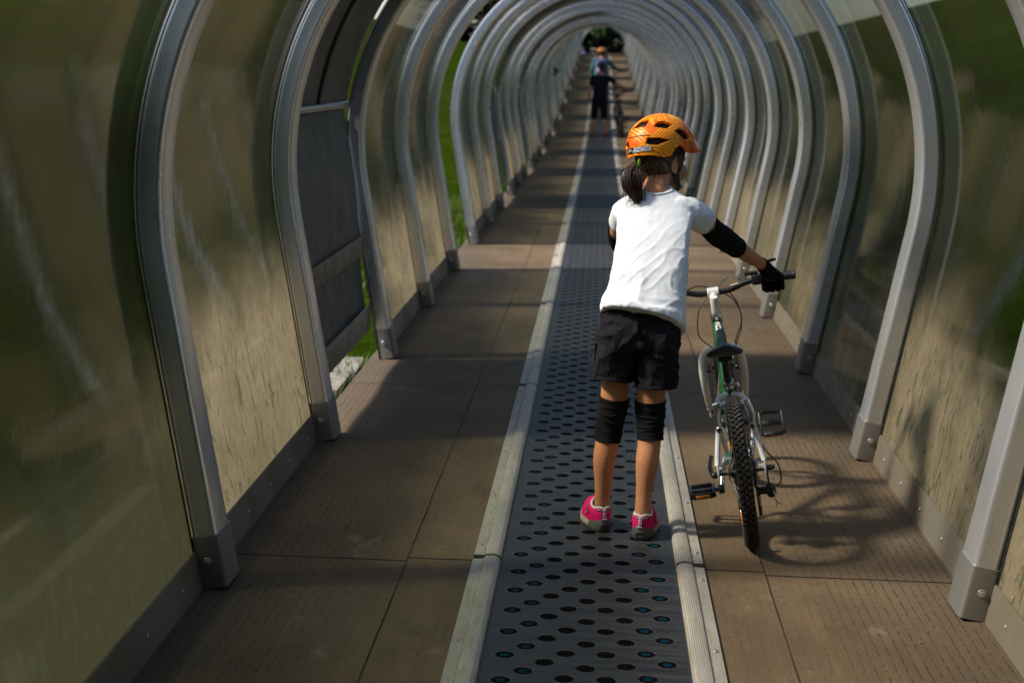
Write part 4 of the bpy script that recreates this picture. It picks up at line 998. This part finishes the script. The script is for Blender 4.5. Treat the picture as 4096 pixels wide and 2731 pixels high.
# shoes -----------------------------------------------------------------------
M_PINK = cloth('pink_shoe_fabric', (.66, .010, .13), (.74, .018, .17), .6, weave=600)
M_PINK2 = simple('light_pink_trim', (.62, .10, .26), .5); M_LIN = simple('white_lining', (.62, .60, .60), .7); M_GREY = simple('grey_rubber', (.085, .088, .082), .6, var=.2); M_CREAM = simple('cream_midsole', (.42, .37, .29), .6, var=.2, scale=40); M_SOCK = simple('dark_shoe_inside', (.03, .03, .032), .9); M_LILAC = simple('pale_lilac_tab', (.60, .45, .58), .55)
def shoe(heel, toe_dir, name_label=None):
    H = Vector(heel); fwd = Vector(toe_dir).normalized(); rt = Vector((fwd.y, -fwd.x, 0)); L = .205
    def out(a):   # outline in shoe plane: (right, forward) from the heel back
        t = .5 - .5 * math.cos(a) if True else 0
        s_ = math.sin(a); y = L * t; wd = (.034 + .012 * math.sin(math.pi * min(1, t * 1.15)) ** 2 - (.008 if t > .8 else 0) * (t - .8) / .2)
        return s_ * wd * (1.0 if t > .02 else 1), y
    def w(x, y, z): return H + rt * x + fwd * y + Vector((0, 0, z))
    n = 48; A = [2 * math.pi * j / n for j in range(n)]
    def shape(a, p=.72):
        ca, sa = math.cos(a), math.sin(a); t = .5 - .5 * math.copysign(abs(ca) ** .85, ca); x = math.copysign(abs(sa) ** p, sa)
        wd = lerp(.034, .043, min(1, t / .65)) if t < .65 else lerp(.043, .036, (t - .65) / .35)
        return x * wd, t * L
    rt_ = empty('shoe', H); rt_.parent = girl; rt_.location = H - G
    sole = MB(); rings = []
    for z, sc in ((.0015, .93), (.004, .985), (.012, 1.03), (.022, 1.02), (.0265, .98)):
        r_ = []
        for a in A:
            x, y = shape(a); t = y / L; yy_ = L / 2 + (y - L / 2) * sc
            zz = z * (1 if t < .75 else 1) + (.012 * max(0, (t - .7) / .3) ** 2) + (.011 * (z / .0265) * math.exp(-((t) / .16) ** 2)); r_.append(w(x * sc, yy_, zz))
        rings.append(r_)
    sole.rings(rings); so_ = sole.obj('sole', M_CREAM, rt_, H)
    hb = MB(); rings = []     # grey rubber heel wrap
    for z, sc in ((.0, 1.0), (.004, 1.05), (.020, 1.055), (.034, 1.03), (.040, 1.0)):
        r_ = []
        for a in np.linspace(-1.25, 1.25, 22):
            x, y = shape(a); t = y / L; z2 = z * (1 - .30 * (abs(a) / 1.25) ** 2) + (.004 if z > .03 else 0) * math.cos(a * 2); r_.append(w(x * sc + 0, L / 2 + (y - L / 2) * (1 + (sc - 1) * .7), z2 + .0005))
        for a in np.linspace(1.25, -1.25, 22):
            x, y = shape(a); r_.append(w(x * .8, L / 2 + (y - L / 2) * .9, z + .0005))
        rings.append(r_)
    hb.rings(rings); hb.obj('heel_wrap', M_GREY, so_, H)
    for kk, (sx, sz) in enumerate(((.017, .0085), (.011, .0055))):
        q = MB(); q.tube([w(sx * math.cos(a), -.0048 + .35 * abs(sx * math.cos(a)) ** 1.35, .017 + sz * math.sin(a)) for a in np.linspace(0, 2 * math.pi, 25)], .0013, 5, cap=False); q.obj('heel_ring', M_RUBBER, so_, H)
    col = lambda a: (.0285 * math.sin(a), .052 - .043 * math.cos(a), .080 + .010 * math.cos(a * 2) * .55 + (.012 * (.5 - .5 * math.cos(a)) ** 2) + (.006 * math.exp(-(math.atan2(math.sin(a), math.cos(a)) / .35) ** 2) * -1 if True else 0))
    up = MB(); rings = []
    for s_ in np.linspace(0, 1, 14):
        r_ = []
        for a in A:
            x0_, y0_ = shape(a); x0_ *= .97; y0_ = L / 2 + (y0_ - L / 2) * .97; cx, cy, cz = col(a); far = math.hypot(cx - x0_, cy - y0_); e_ = s_ ** (1.0 if far < .03 else 1.15)
            zz = .020 + (cz - .020) * math.sin(s_ * math.pi / 2) ** (1.0 if far < .04 else .75); tt = y0_ / L; zz += .012 * max(0, (tt - .7) / .3) ** 2 * (1 - s_)
            bul = .006 * math.sin(math.pi * s_) if far < .05 else 0; d_ = Vector((x0_ - 0, y0_ - .052, 0)); d_ = d_.normalized() * bul if d_.length else d_
            r_.append(w(lerp(x0_, cx, e_) + d_.x, lerp(y0_, cy, e_) + d_.y, zz))
        rings.append(r_)
    up.rings(rings, cap=False); uo = up.obj('upper', M_PINK, rt_, H, angle=0)
    c_ = MB(); c_.tube([w(*col(a)) for a in np.linspace(0, 2 * math.pi, 61)], .0042, 8, cap=False); c_.obj('collar_trim', M_LIN, uo, H)
    c_ = MB(); c_.add([w(col(a)[0] * .93, .052 + (col(a)[1] - .052) * .93, col(a)[2] - .014) for a in A], [tuple(range(n))]); c_.obj('insole', M_SOCK, uo, H)
    c_ = MB()
    gp = [w(1.06 * col(a)[0], .052 + (col(a)[1] - .052) * 1.07 - .0012, col(a)[2] - .0085) for a in np.linspace(-.85, .85, 15)]; c_.tube(gp, .0055, 6, flat=(1.1, .7)); c_.obj('collar_padding', M_GREY, uo, H)
    c_ = MB(); c_.box(w(0, .0005, .064), (.011, .004, .030), rot=Matrix((rt, fwd, Vector((0, 0, 1)))).transposed() @ rotx(-.16), bevel=.0012); tb = c_.obj('heel_tab', M_LILAC, uo, H)
    c_ = MB(); c_.box(w(0, -.0022, .064), (.0012, .0006, .027), rot=Matrix((rt, fwd, Vector((0, 0, 1)))).transposed() @ rotx(-.16)); c_.obj('tab_stitching', M_SOCK, tb, H)
    c_ = MB(); c_.ell(w(-.002, -.0058, .0455), (.0105, .0016, .0026), Matrix((rt, fwd, Vector((0, 0, 1)))).transposed(), 16, 8); c_.obj('oval_emblem', M_LIN, uo, H)
    for sg in (-1, 1):
        c_ = MB(); c_.tube([w(sg * .0405, .062, .055), w(sg * .040, .085, .060), w(sg * .034, .105, .066)], .004, 6, flat=(.5, 1)); c_.obj('side_stripe', M_GREY, uo, H)
        c_ = MB(); c_.tube([w(sg * .0415, .075, .045), w(sg * .036, .095, .066), w(sg * .020, .105, .082)], [.006, .006, .005], 8, flat=(.45, 1.2)); c_.obj('strap', M_PINK2, uo, H)
    return rt_
shoe((.060, 5.288, .008), (-.30, .95, 0)); shoe((.178, 5.210, .008), (.20, .97, 0))

# helmet ------------------------------------------------------------------------
def helmet_mat():
    t = NT('orange_striped_helmet'); c = t.coord()
    vn = t.n('TexVoronoi', c, Scale=19, Randomness=1.0); colr = vn.outputs['Color']; dirv = t.n('VectorMath', colr, (.5, .5, .5), operation='SUBTRACT').outputs[0]
    dirv = t.n('VectorMath', dirv, operation='NORMALIZE').outputs[0]
    loc = t.n('VectorMath', c, vn.outputs['Position'], operation='SUBTRACT').outputs[0]
    bend = t.math('MULTIPLY', t.n('VectorMath', loc, operation='LENGTH').outputs['Value'], .22)
    dp = t.math('ADD', t.n('VectorMath', c, dirv, operation='DOT_PRODUCT').outputs['Value'], bend)
    wv = t.math('SINE', t.math('MULTIPLY', dp, 620)); st = t.mapr(wv, -.15, .15)
    plain = t.mapr(t.sep(colr)[0], .80, .82)
    st = t.math('MULTIPLY', st, t.math('SUBTRACT', 1, plain))
    col = t.mix(st, (.88, .140, .006), (.95, .44, .007))
    return t.done(t.pr(color=col, rough=.42, coat=.12, spec=.35))
M_HELM = helmet_mat(); M_LINER = simple('black_foam_liner', (.006, .006, .006), .9); M_VISOR = simple('orange_plastic', (.70, .085, .012), .32, var=.08, coat=.4)
HCc = Vector((.212, 5.612, 1.302)); AX = (.1045, .136, .116)     # half width, half length, height
hel = empty('helmet', HCc); hel.parent = girl; hel.location = HCc - G
def sph(az, el, k=1.0, c=HCc, ax=AX):
    """point on the helmet ellipsoid; az in degrees from the back of the head, positive towards its right"""
    a, e_ = R(az), R(el); x, y, z = math.cos(e_) * math.sin(a), -math.cos(e_) * math.cos(a), math.sin(e_)
    return c + HM @ Vector((x * ax[0] * k, y * ax[1] * k, z * ax[2] * k))
RIM = [(-180, -1), (-125, -4), (-103, -7), (-94, 1), (-84, 7), (-76, 0), (-69, -11), (-58, -17), (-31, -22), (-10, -17), (7, -13.5), (37, -11.5), (58, -14.5), (68, -12), (75, .5), (84, 7), (94, 1), (103, -7), (125, -4), (180, -1)]
def rim(az):
    az = (az + 180) % 360 - 180
    for (a, b), (c_, d) in zip(RIM, RIM[1:]):
        if a <= az <= c_: t = (az - a) / (c_ - a); t = t * t * (3 - 2 * t) * .6 + t * .4; return lerp(b, d, t)
    return 0
def inpoly(x, y, P):
    r_ = False; n = len(P)
    for i in range(n):
        (x1, y1), (x2, y2) = P[i], P[i - 1]
        if (y1 > y) != (y2 > y) and x < (x2 - x1) * (y - y1) / (y2 - y1) + x1: r_ = not r_
    return r_
V1 = [(-38, 37), (-36, 47.5), (9.6, 52), (11.8, 39.4), (-28, 32.3)]; V2 = [(34.7, 40.2), (41.5, 49.4), (52.9, 50.7), (72.9, 44.9), (59.6, 36.9)]
V3 = [(77.6, 29.4), (88.8, 33.4), (97.8, 32.2), (107, 23), (107.7, 18.6), (93.3, 17.8)]; V4 = [(28.1, 16.6), (46, 17.6), (64.5, 14.6), (44.6, 7.1), (26.5, 8.6)]
V5 = [(-42, .8), (-19, 8), (-13.6, 0), (-40, -6.5)]; V6 = [(114.7, 31), (126, 18.5), (121, 16), (112.5, 25)]
V7 = [(125, 50), (150, 52), (160, 40), (135, 38)]
VENTS = [V1, V2, V3, V4, V5, V6, V7] + [[(-a, b) for a, b in v] for v in (V3, V6, V7)] + [[(-a - 25, b) for a, b in v] for v in (V2,)] + [[(-a - 28, b - 4) for a, b in v] for v in (V4,)]
VENTS = [[(sum(p[0] for p in v) / len(v) + (a - sum(p[0] for p in v) / len(v)) * 1.16, sum(p[1] for p in v) / len(v) + (b - sum(p[1] for p in v) / len(v)) * 1.32) for a, b in v] for v in VENTS]
nA, nE = 720, 210; Vv = []; Fv = []
for j in range(nE + 1):
    for i in range(nA):
        az = -180 + 360 * i / nA; el = lerp(rim(az), 90, (j / nE) ** 1.0)
        k = 1 + .012 * math.exp(-((el - 25 - 6 * math.cos(R(az))) / 7) ** 2) * .6 + (.010 * math.exp(-((el - rim(az)) / 5) ** 2))
        Vv.append((sph(az, el, k), az, el))
keepv = []
for j in range(nE):
    for i in range(nA):
        az = -180 + 360 * (i + .5) / nA; el = lerp(rim(az), 90, (j + .5) / nE)
        if any(inpoly(az, el, p) for p in VENTS): continue
        Fv.append((j * nA + i, j * nA + (i + 1) % nA, (j + 1) * nA + (i + 1) % nA, (j + 1) * nA + i))
mb = MB(); mb.v = [tuple(p[0]) for p in Vv]; mb.f = Fv
me = bpy.data.meshes.new('shell'); me.from_pydata([tuple(Vector(p) - HCc) for p in mb.v], [], mb.f)
bm = bmesh.new(); bm.from_mesh(me); bmesh.ops.delete(bm, geom=[v for v in bm.verts if not v.link_faces], context='VERTS'); bm.to_mesh(me); bm.free(); me.shade_smooth(); me.set_sharp_from_angle(angle=R(40))
shell = link('shell', me, M_HELM, hel); sm = shell.modifiers.new('thick', 'SOLIDIFY'); sm.thickness = .012; sm.offset = -1
q = MB(); nu, nv = 60, 24
rings = [[sph(-180 + 360 * i / nu, lerp(rim(-180 + 360 * i / nu) + 2, 88, j / nv), .875) for i in range(nu)] for j in range(nv + 1)]; q.rings(rings, cap=False); q.obj('liner', M_LINER, hel, HCc, angle=0)
q = MB(); q.tube([sph(a, lerp(15.5, 22, (a + 34) / 75) + 1.2 * math.sin(a * .09), 1.009) for a in np.linspace(-34, 30, 30)], .0011, 5); q.obj('shell_groove', M_LINER, hel, HCc)
q = MB(); rings = []
for az in np.linspace(104, 256, 40):
    u_ = (az - 180) / 76; e_ = .040 * math.cos(u_ * 1.45) ** .6 if abs(u_) < 1 else 0; a = sph(az, 17 - 4 * abs(u_), 1.006); b_ = sph(az, 6 - 6 * abs(u_), 1.02) + HF * e_ * .55 - HU * .004; c_ = sph(az, -1 - 2 * abs(u_), 1.02) + HF * e_ - HU * (.010 - .004 * abs(u_))
    th = Vector((0, 0, -.004)) - HF * .001; rings.append([a, b_, c_, c_ + th, b_ + th * 1.4, a + th])
q.rings(rings); q.obj('visor', M_VISOR, hel, HCc, angle=50)
# sticker on the back
def patch(a0, a1, h0, h1, k, nx=26, ny=6, slope=.163, base=-5.0):
    P = [[sph(a, base + slope * a + h, k) for a in np.linspace(a0, a1, nx)] for h in np.linspace(h0, h1, ny)]
    v = [p for r_ in P for p in r_]; return MB().add(v, [(i * nx + j, i * nx + j + 1, (i + 1) * nx + j + 1, (i + 1) * nx + j) for i in range(ny - 1) for j in range(nx - 1)])
stk = patch(-21, 36, -4.6, 4.6, 1.0155).obj('sticker', simple('dark_sticker', (.012, .010, .016), .35), hel, HCc, angle=0)
patch(1.2, 35, -3.9, 3.9, 1.0175).obj('sticker_field', simple('white_sticker_field', (.62, .62, .64), .4), stk, HCc, angle=0)
def wrap_text(body, a0, a1, h0, h1, mt, k=1.0195, bold=.0):
    me = text_mesh(body, 1.0, bold); X = [v.co.x for v in me.vertices]; Y = [v.co.y for v in me.vertices]; x0, x1, y0, y1 = min(X), max(X), min(Y), max(Y)
    for v in me.vertices:
        a = lerp(a0, a1, (v.co.x - x0) / (x1 - x0)); h = lerp(h0, h1, (v.co.y - y0) / (y1 - y0)); v.co = sph(a, -5.0 + .163 * a + h, k) - HCc
    return link('lettering', me, mt, stk)
M_INK = simple('dark_ink', (.02, .02, .025), .5)
wrap_text('Wexl Trails', 2.8, 33.4, -1.0, 3.2, M_INK, bold=.012); wrap_text('Center · Park · Panorama', 3.2, 33, -3.1, -1.9, M_INK)
q = MB()
for pts in ([(-18.5, -3), (-13, 2.8), (-8.5, -1.5), (-5, 1.2), (-1, -3)], [(-15.5, -3), (-12.6, -.4), (-10, -2.0), (-7.5, -.4)], [(-9, .4), (-6.8, 2.4), (-1.2, -2.4)]):
    q.tube([sph(a, -5.0 + .163 * a + h, 1.018) for a, h in pts], .0010, 5)
q.obj('mountain_mark', M_STICK, stk, HCc)
# straps and buckle
M_STRAP = simple('navy_webbing', (.012, .014, .022), .75, var=.3, scale=200)
q = MB()
def strap(pts, up): q.tube(curve(pts, 6), .0080, 8, flat=(1.0, .16), up=up)
nrm = Vector((.55, -.8, .1))
strap([sph(54, -9, .93), (.232, 5.538, 1.250), (.252, 5.560, 1.228), (.265, 5.578, 1.205)], nrm)
strap([sph(98, 2, .93), (.288, 5.596, 1.255), (.279, 5.588, 1.225), (.270, 5.580, 1.205)], nrm)
strap([(.268, 5.579, 1.206), (.276, 5.590, 1.180), (.286, 5.622, 1.160), (.272, 5.655, 1.152), (.245, 5.675, 1.152)], nrm)
q.obj('chin_strap', M_STRAP, hel, HCc)
q = MB(); rot = Vector((.55, -.8, .1)).to_track_quat('Y', 'Z').to_matrix(); q.box((.2695, 5.575, 1.204), (.020, .010, .026), rot=rot, bevel=.003); q.box((.272, 5.582, 1.180), (.017, .008, .014), rot=rot, bevel=.002); q.obj('buckle', M_BLKP, hel, HCc)

# ------------------------------------------------------------------ distant people
def far_person(loc, label, h, shirt_m, short_m, shoe_m, helm_m, arm_r, long_sleeve=False, pack=None, yaw=0.0, sx=0.0, helm_k=1.0):
    """standing figure of height h; arm_r: right hand position relative to the feet"""
    o = empty('person', loc, label, 'person'); k = h / 1.75
    S = lambda p: tuple(c * k for c in p)
    b = MB()
    hip, kn, an = [(-.095, 0, .90), (.095, 0, .90)], [(-.125, .02, .48), (.12, .03, .48)], [(-.15, 0, .07), (.15, -.02, .07)]
    for i in (0, 1):
        b.limb([S((*hip[i], .085)), S((lerp(hip[i][0], kn[i][0], .5), .01, .69, .075)), S((*kn[i], .055)), S((lerp(kn[i][0], an[i][0], .35), -.01, .34, .056)), S((*an[i], .036))], 14); b.limb([S((*an[i], .036)), S((an[i][0] * 1.05, .13, .04, .035))], 10)
    b.ell(S((0, .0, .93)), S((.16, .11, .13))); b.ell(S((.01, .05, 1.12)), S((.15, .10, .2))); b.ell(S((.02, .10, 1.32)), S((.18, .10, .16)))
    b.limb([S((.02, .13, 1.44, .055)), S((.03, .17, 1.56, .05))], 12); b.ell(S((.03, .19, 1.63)), S((.076, .095, .115)))
    shR, shL = (.19, .10, 1.40), (-.16, .10, 1.40)
    hr = (arm_r[0] / k, arm_r[1] / k, arm_r[2] / k); el = (lerp(shR[0], hr[0], .5) + .01, lerp(shR[1], hr[1], .5) - .03, lerp(shR[2], hr[2], .5) - .05)
    AR = [(*shR, .052), (*el, .043), (*hr, .030)]; AL = [(*shL, .052), (-.23, .08, 1.12, .043), (-.235, .16, .90, .030)]
    for A in (AR, AL): b.limb([S(p) for p in A], 12)
    for hnd in (hr, AL[-1][:3]):
        b.ell(S(hnd), S((.035, .03, .045)))
        for q_ in range(4): b.limb([S((hnd[0] - .024 + .016 * q_, hnd[1] + .01, hnd[2] - .02, .009)), S((hnd[0] - .024 + .016 * q_, hnd[1] + .03, hnd[2] - .06, .009)), S((hnd[0] - .024 + .016 * q_, hnd[1] + .012, hnd[2] - .085 + abs(q_ - 1.5) * .006, .008))], 6)
        b.limb([S((hnd[0] - .03, hnd[1] + .01, hnd[2], .010)), S((hnd[0] - .042, hnd[1] + .035, hnd[2] - .035, .009))], 6)
    V, F, _ = fuse(b, .012, 5); from_vf('body', V, F, M_SKIN, o)
    c = MB(); c.rings([ring(S(p[:3]), p[3] * k, p[4] * k, 0, .2, 24) for p in ((0, 0, .86, .185, .14), (0, .01, .98, .178, .135), (.01, .05, 1.14, .172, .125), (.02, .085, 1.30, .19, .125), (.02, .10, 1.41, .18, .10), (.02, .12, 1.47, .09, .075))])
    for A in (AR, AL):
        m_ = tuple(lerp(A[0][i], A[1][i], .6 if not long_sleeve else 1.0) for i in range(3)); c.limb([S((*A[0][:3], .07)), S((*m_, .062))] + ([S((*A[2][:3], .045))] if long_sleeve else []), 14)
    V, F, N_ = fuse(c, .014, 5); V = np.array(V) + np.array(N_) * np.array([[.008 * mnoise.noise(Vector(p) * 12)] for p in V]); from_vf('shirt', V, F, shirt_m, o)
    c = MB(); c.rings([ring(S((0, 0, .97)), .17 * k, .125 * k), ring(S((0, 0, .86)), .18 * k, .14 * k), ring(S((0, 0, .78)), .17 * k, .12 * k)])
    for i in (0, 1): c.limb([S((*hip[i], .10)), S((lerp(hip[i][0], kn[i][0], .6), .01, .63, .093)), S((kn[i][0], .015, .47, .082))], 14)
    V, F, _ = fuse(c, .014, 4); from_vf('shorts', V, F, short_m, o)
    for i in (0, 1):
        c = MB(); c.limb([S((an[i][0], -.03, .055, .048)), S((an[i][0] * 1.06, .17, .04, .042))], 12); c.box(S((an[i][0] * 1.03, .07, .012)), S((.09, .27, .022)), bevel=.008); c.obj('shoe', shoe_m, o)
    hc = Vector(S((.03, .175, 1.665))); hp_ = MB()
    hr_ = [(ring((hc.x, hc.y, hc.z + z_), a * k * helm_k, b_ * k * helm_k, 0, 0, 24)) for z_, a, b_ in ((-.045 * k, .108, .138), (-.01 * k, .118, .15), (.04 * k, .110, .142), (.08 * k, .085, .112), (.10 * k, .05, .07), (.108 * k, .01, .015))]
    hp_.rings(hr_); hel_ = hp_.obj('helmet', helm_m, o); v_ = MB(); v_.box((hc.x, hc.y + .165 * k, hc.z - .025 * k), S((.17, .07, .012)), bevel=.004); v_.obj('visor', helm_m, hel_)
    for sx_ in (-.04, .04):
        v_ = MB(); v_.box((hc.x + sx_ * k, hc.y - .10 * k * helm_k, hc.z + .055 * k), S((.022, .09, .03)), rot=rotx(.6), bevel=.004); v_.obj('vent', M_LINER, hel_)
    if pack:
        p_ = MB(); p_.box(S((.01, -.12, 1.22)), S((.27, .15, .42)), rot=rotx(-.18), bevel=.05 * k); pk = p_.obj('backpack', pack, o); p_ = MB(); p_.box(S((.01, -.215, 1.14)), S((.20, .05, .20)), rot=rotx(-.18), bevel=.02 * k); p_.obj('pocket', M_LILAC, pk)
    hh = MB(); hh.ell(S((.03, .15, 1.60)), S((.078, .075, .09))); hh.obj('hair', M_HAIR, o)
    o.rotation_euler.z = yaw; return o
M_BLKC = cloth('black_sports_cloth', (.006, .006, .008), (.012, .012, .016)); M_RED = simple('red_shoe', (.42, .02, .03), .6, var=.4, scale=60); M_BLUEH = simple('purple_blue_helmet', (.10, .10, .30), .3, var=.5, scale=30)
M_TEALC = cloth('pale_teal_cloth', (.02, .10, .13), (.08, .18, .20)); M_ORH = simple('orange_helmet', (.34, .13, .02), .35, var=.2); M_BLUEC = cloth('blue_cloth', (.01, .08, .30), (.02, .14, .42)); M_PURP = cloth('purple_pack_fabric', (.10, .09, .26), (.17, .15, .34))
M_BLKH = simple('black_helmet', (.008, .008, .008), .4)
far_person((-.035, 36.3, zf(36.3)), 'distant person in black top and shorts with red shoes, wheeling a black bicycle', 1.66, M_BLKC, M_BLKC, M_RED, M_BLKH, (.58, .40, 1.10))
far_person((-.06, 46.5, zf(46.5)), 'distant person in orange helmet with purple backpack, half hidden behind the one in black', 1.70, M_TEALC, M_BLKC, M_RED, M_ORH, (.56, .35, 1.08), True, M_PURP, helm_k=1.25)
far_person((-1.2, 97, zf(95.2) - .15), 'tiny figure in blue clothes at the far tunnel mouth', 1.42, M_BLUEC, M_BLUEC, M_RED, M_TEALC, (.25, .05, .62), True)

# ------------------------------------------------------------------ small things
e_ = empty('emergency_button', (XC - 1.235, 42.2, 1.55), 'small red emergency stop button box on the far left wall', 'button')
q = MB(); q.box((0, 0, 0), (.07, .18, .22), bevel=.012); q.obj('housing', simple('dark_grey_housing', (.04, .04, .045), .5), e_)
q = MB(); q.cyl((.035, 0, .02), (.055, 0, .02), .022, 16); q.limb([(.055, 0, .02, .040), (.07, 0, .02, .040)], 16); q.obj('push_button', simple('red_button', (.5, .02, .015), .35), e_)
M_STONE = simple('pale_paving_stone', (.26, .235, .19), .85, var=.25, scale=9, bump=.4, bscale=40)
for i, (x, y, sx, sy) in enumerate(((-1.42, 6.85, .36, .44), (-1.45, 7.38, .38, .46), (-1.42, 7.92, .34, .46), (-1.44, 8.45, .38, .44), (-1.40, 12.6, .30, .5), (-1.42, 13.2, .32, .5), (-1.40, 13.8, .30, .5))):
    q = MB(); q.box((0, 0, -.05), (sx, sy, .12), rot=Matrix.Rotation(rng.uniform(-.06, .06), 3, 'Z'), bevel=.012); o = q.obj('paving_stone', M_STONE); o.location = (x, y, -.035 + rng.uniform(-.01, .01))
    tag(o, nth(i if i < 4 else i - 4) + ' pale paving stone in the grass ' + ('under the grey hatch flap' if i < 4 else 'at the sill of the open bay'), 'paving stone', 'paving stones under the hatch' if i < 4 else 'paving stones at the open bay')
g = MB(); rg = random.Random(21)
def tufts(n, xr, yr, hmax):
    for i in range(n):
        x, y = rg.uniform(*xr), rg.uniform(*yr); h = rg.uniform(.35, 1) * hmax; a = rg.uniform(0, 6.28); d = Vector((math.cos(a), math.sin(a), 0)); s_ = Vector((-d.y, d.x, 0)) * rg.uniform(.003, .006); p = Vector((x, y, ground_z(x, y))); b = d * h * rg.uniform(.2, .7)
        g.add([p - s_, p + s_, p + b * .4 + Vector((0, 0, h * .7)) + s_ * .7, p + b * .4 + Vector((0, 0, h * .7)) - s_ * .7, p + b + Vector((0, 0, h))], [(0, 1, 2, 3), (3, 2, 4)])
tufts(2200, (-1.62, -1.24), (6.5, 8.7), .13); tufts(3500, (-2.6, -1.5), (6.3, 9.6), .10); tufts(5500, (-3.4, -1.25), (11.8, 17), .10); tufts(1200, (-1.9, -1.25), (17.5, 21), .12)
tag(g.obj('grass_blades', leaf_mat('grass_blade', (.045, .095, .008), (.10, .16, .012)), smooth=False), kind='stuff')
g = MB(); M_PEB = simple('grit_stones', (.22, .17, .11), .85, var=.5, scale=60)
for i in range(260):
    side = rg.random() < .42; x = rg.uniform(-1.12, -.40) if side else rg.uniform(.40, 1.14); y = 3.6 + 7 * rg.random() ** 1.4; s_ = rg.uniform(.0012, .0032) * (1.7 if rg.random() < .12 else 1)
    g.ell((x, y, s_ * .5), (s_, s_ * rg.uniform(.7, 1.4), s_ * .7), Matrix.Rotation(rg.uniform(0, 3), 3, 'Z'), 6, 4)
tag(g.obj('grit', M_PEB, angle=0), kind='stuff')
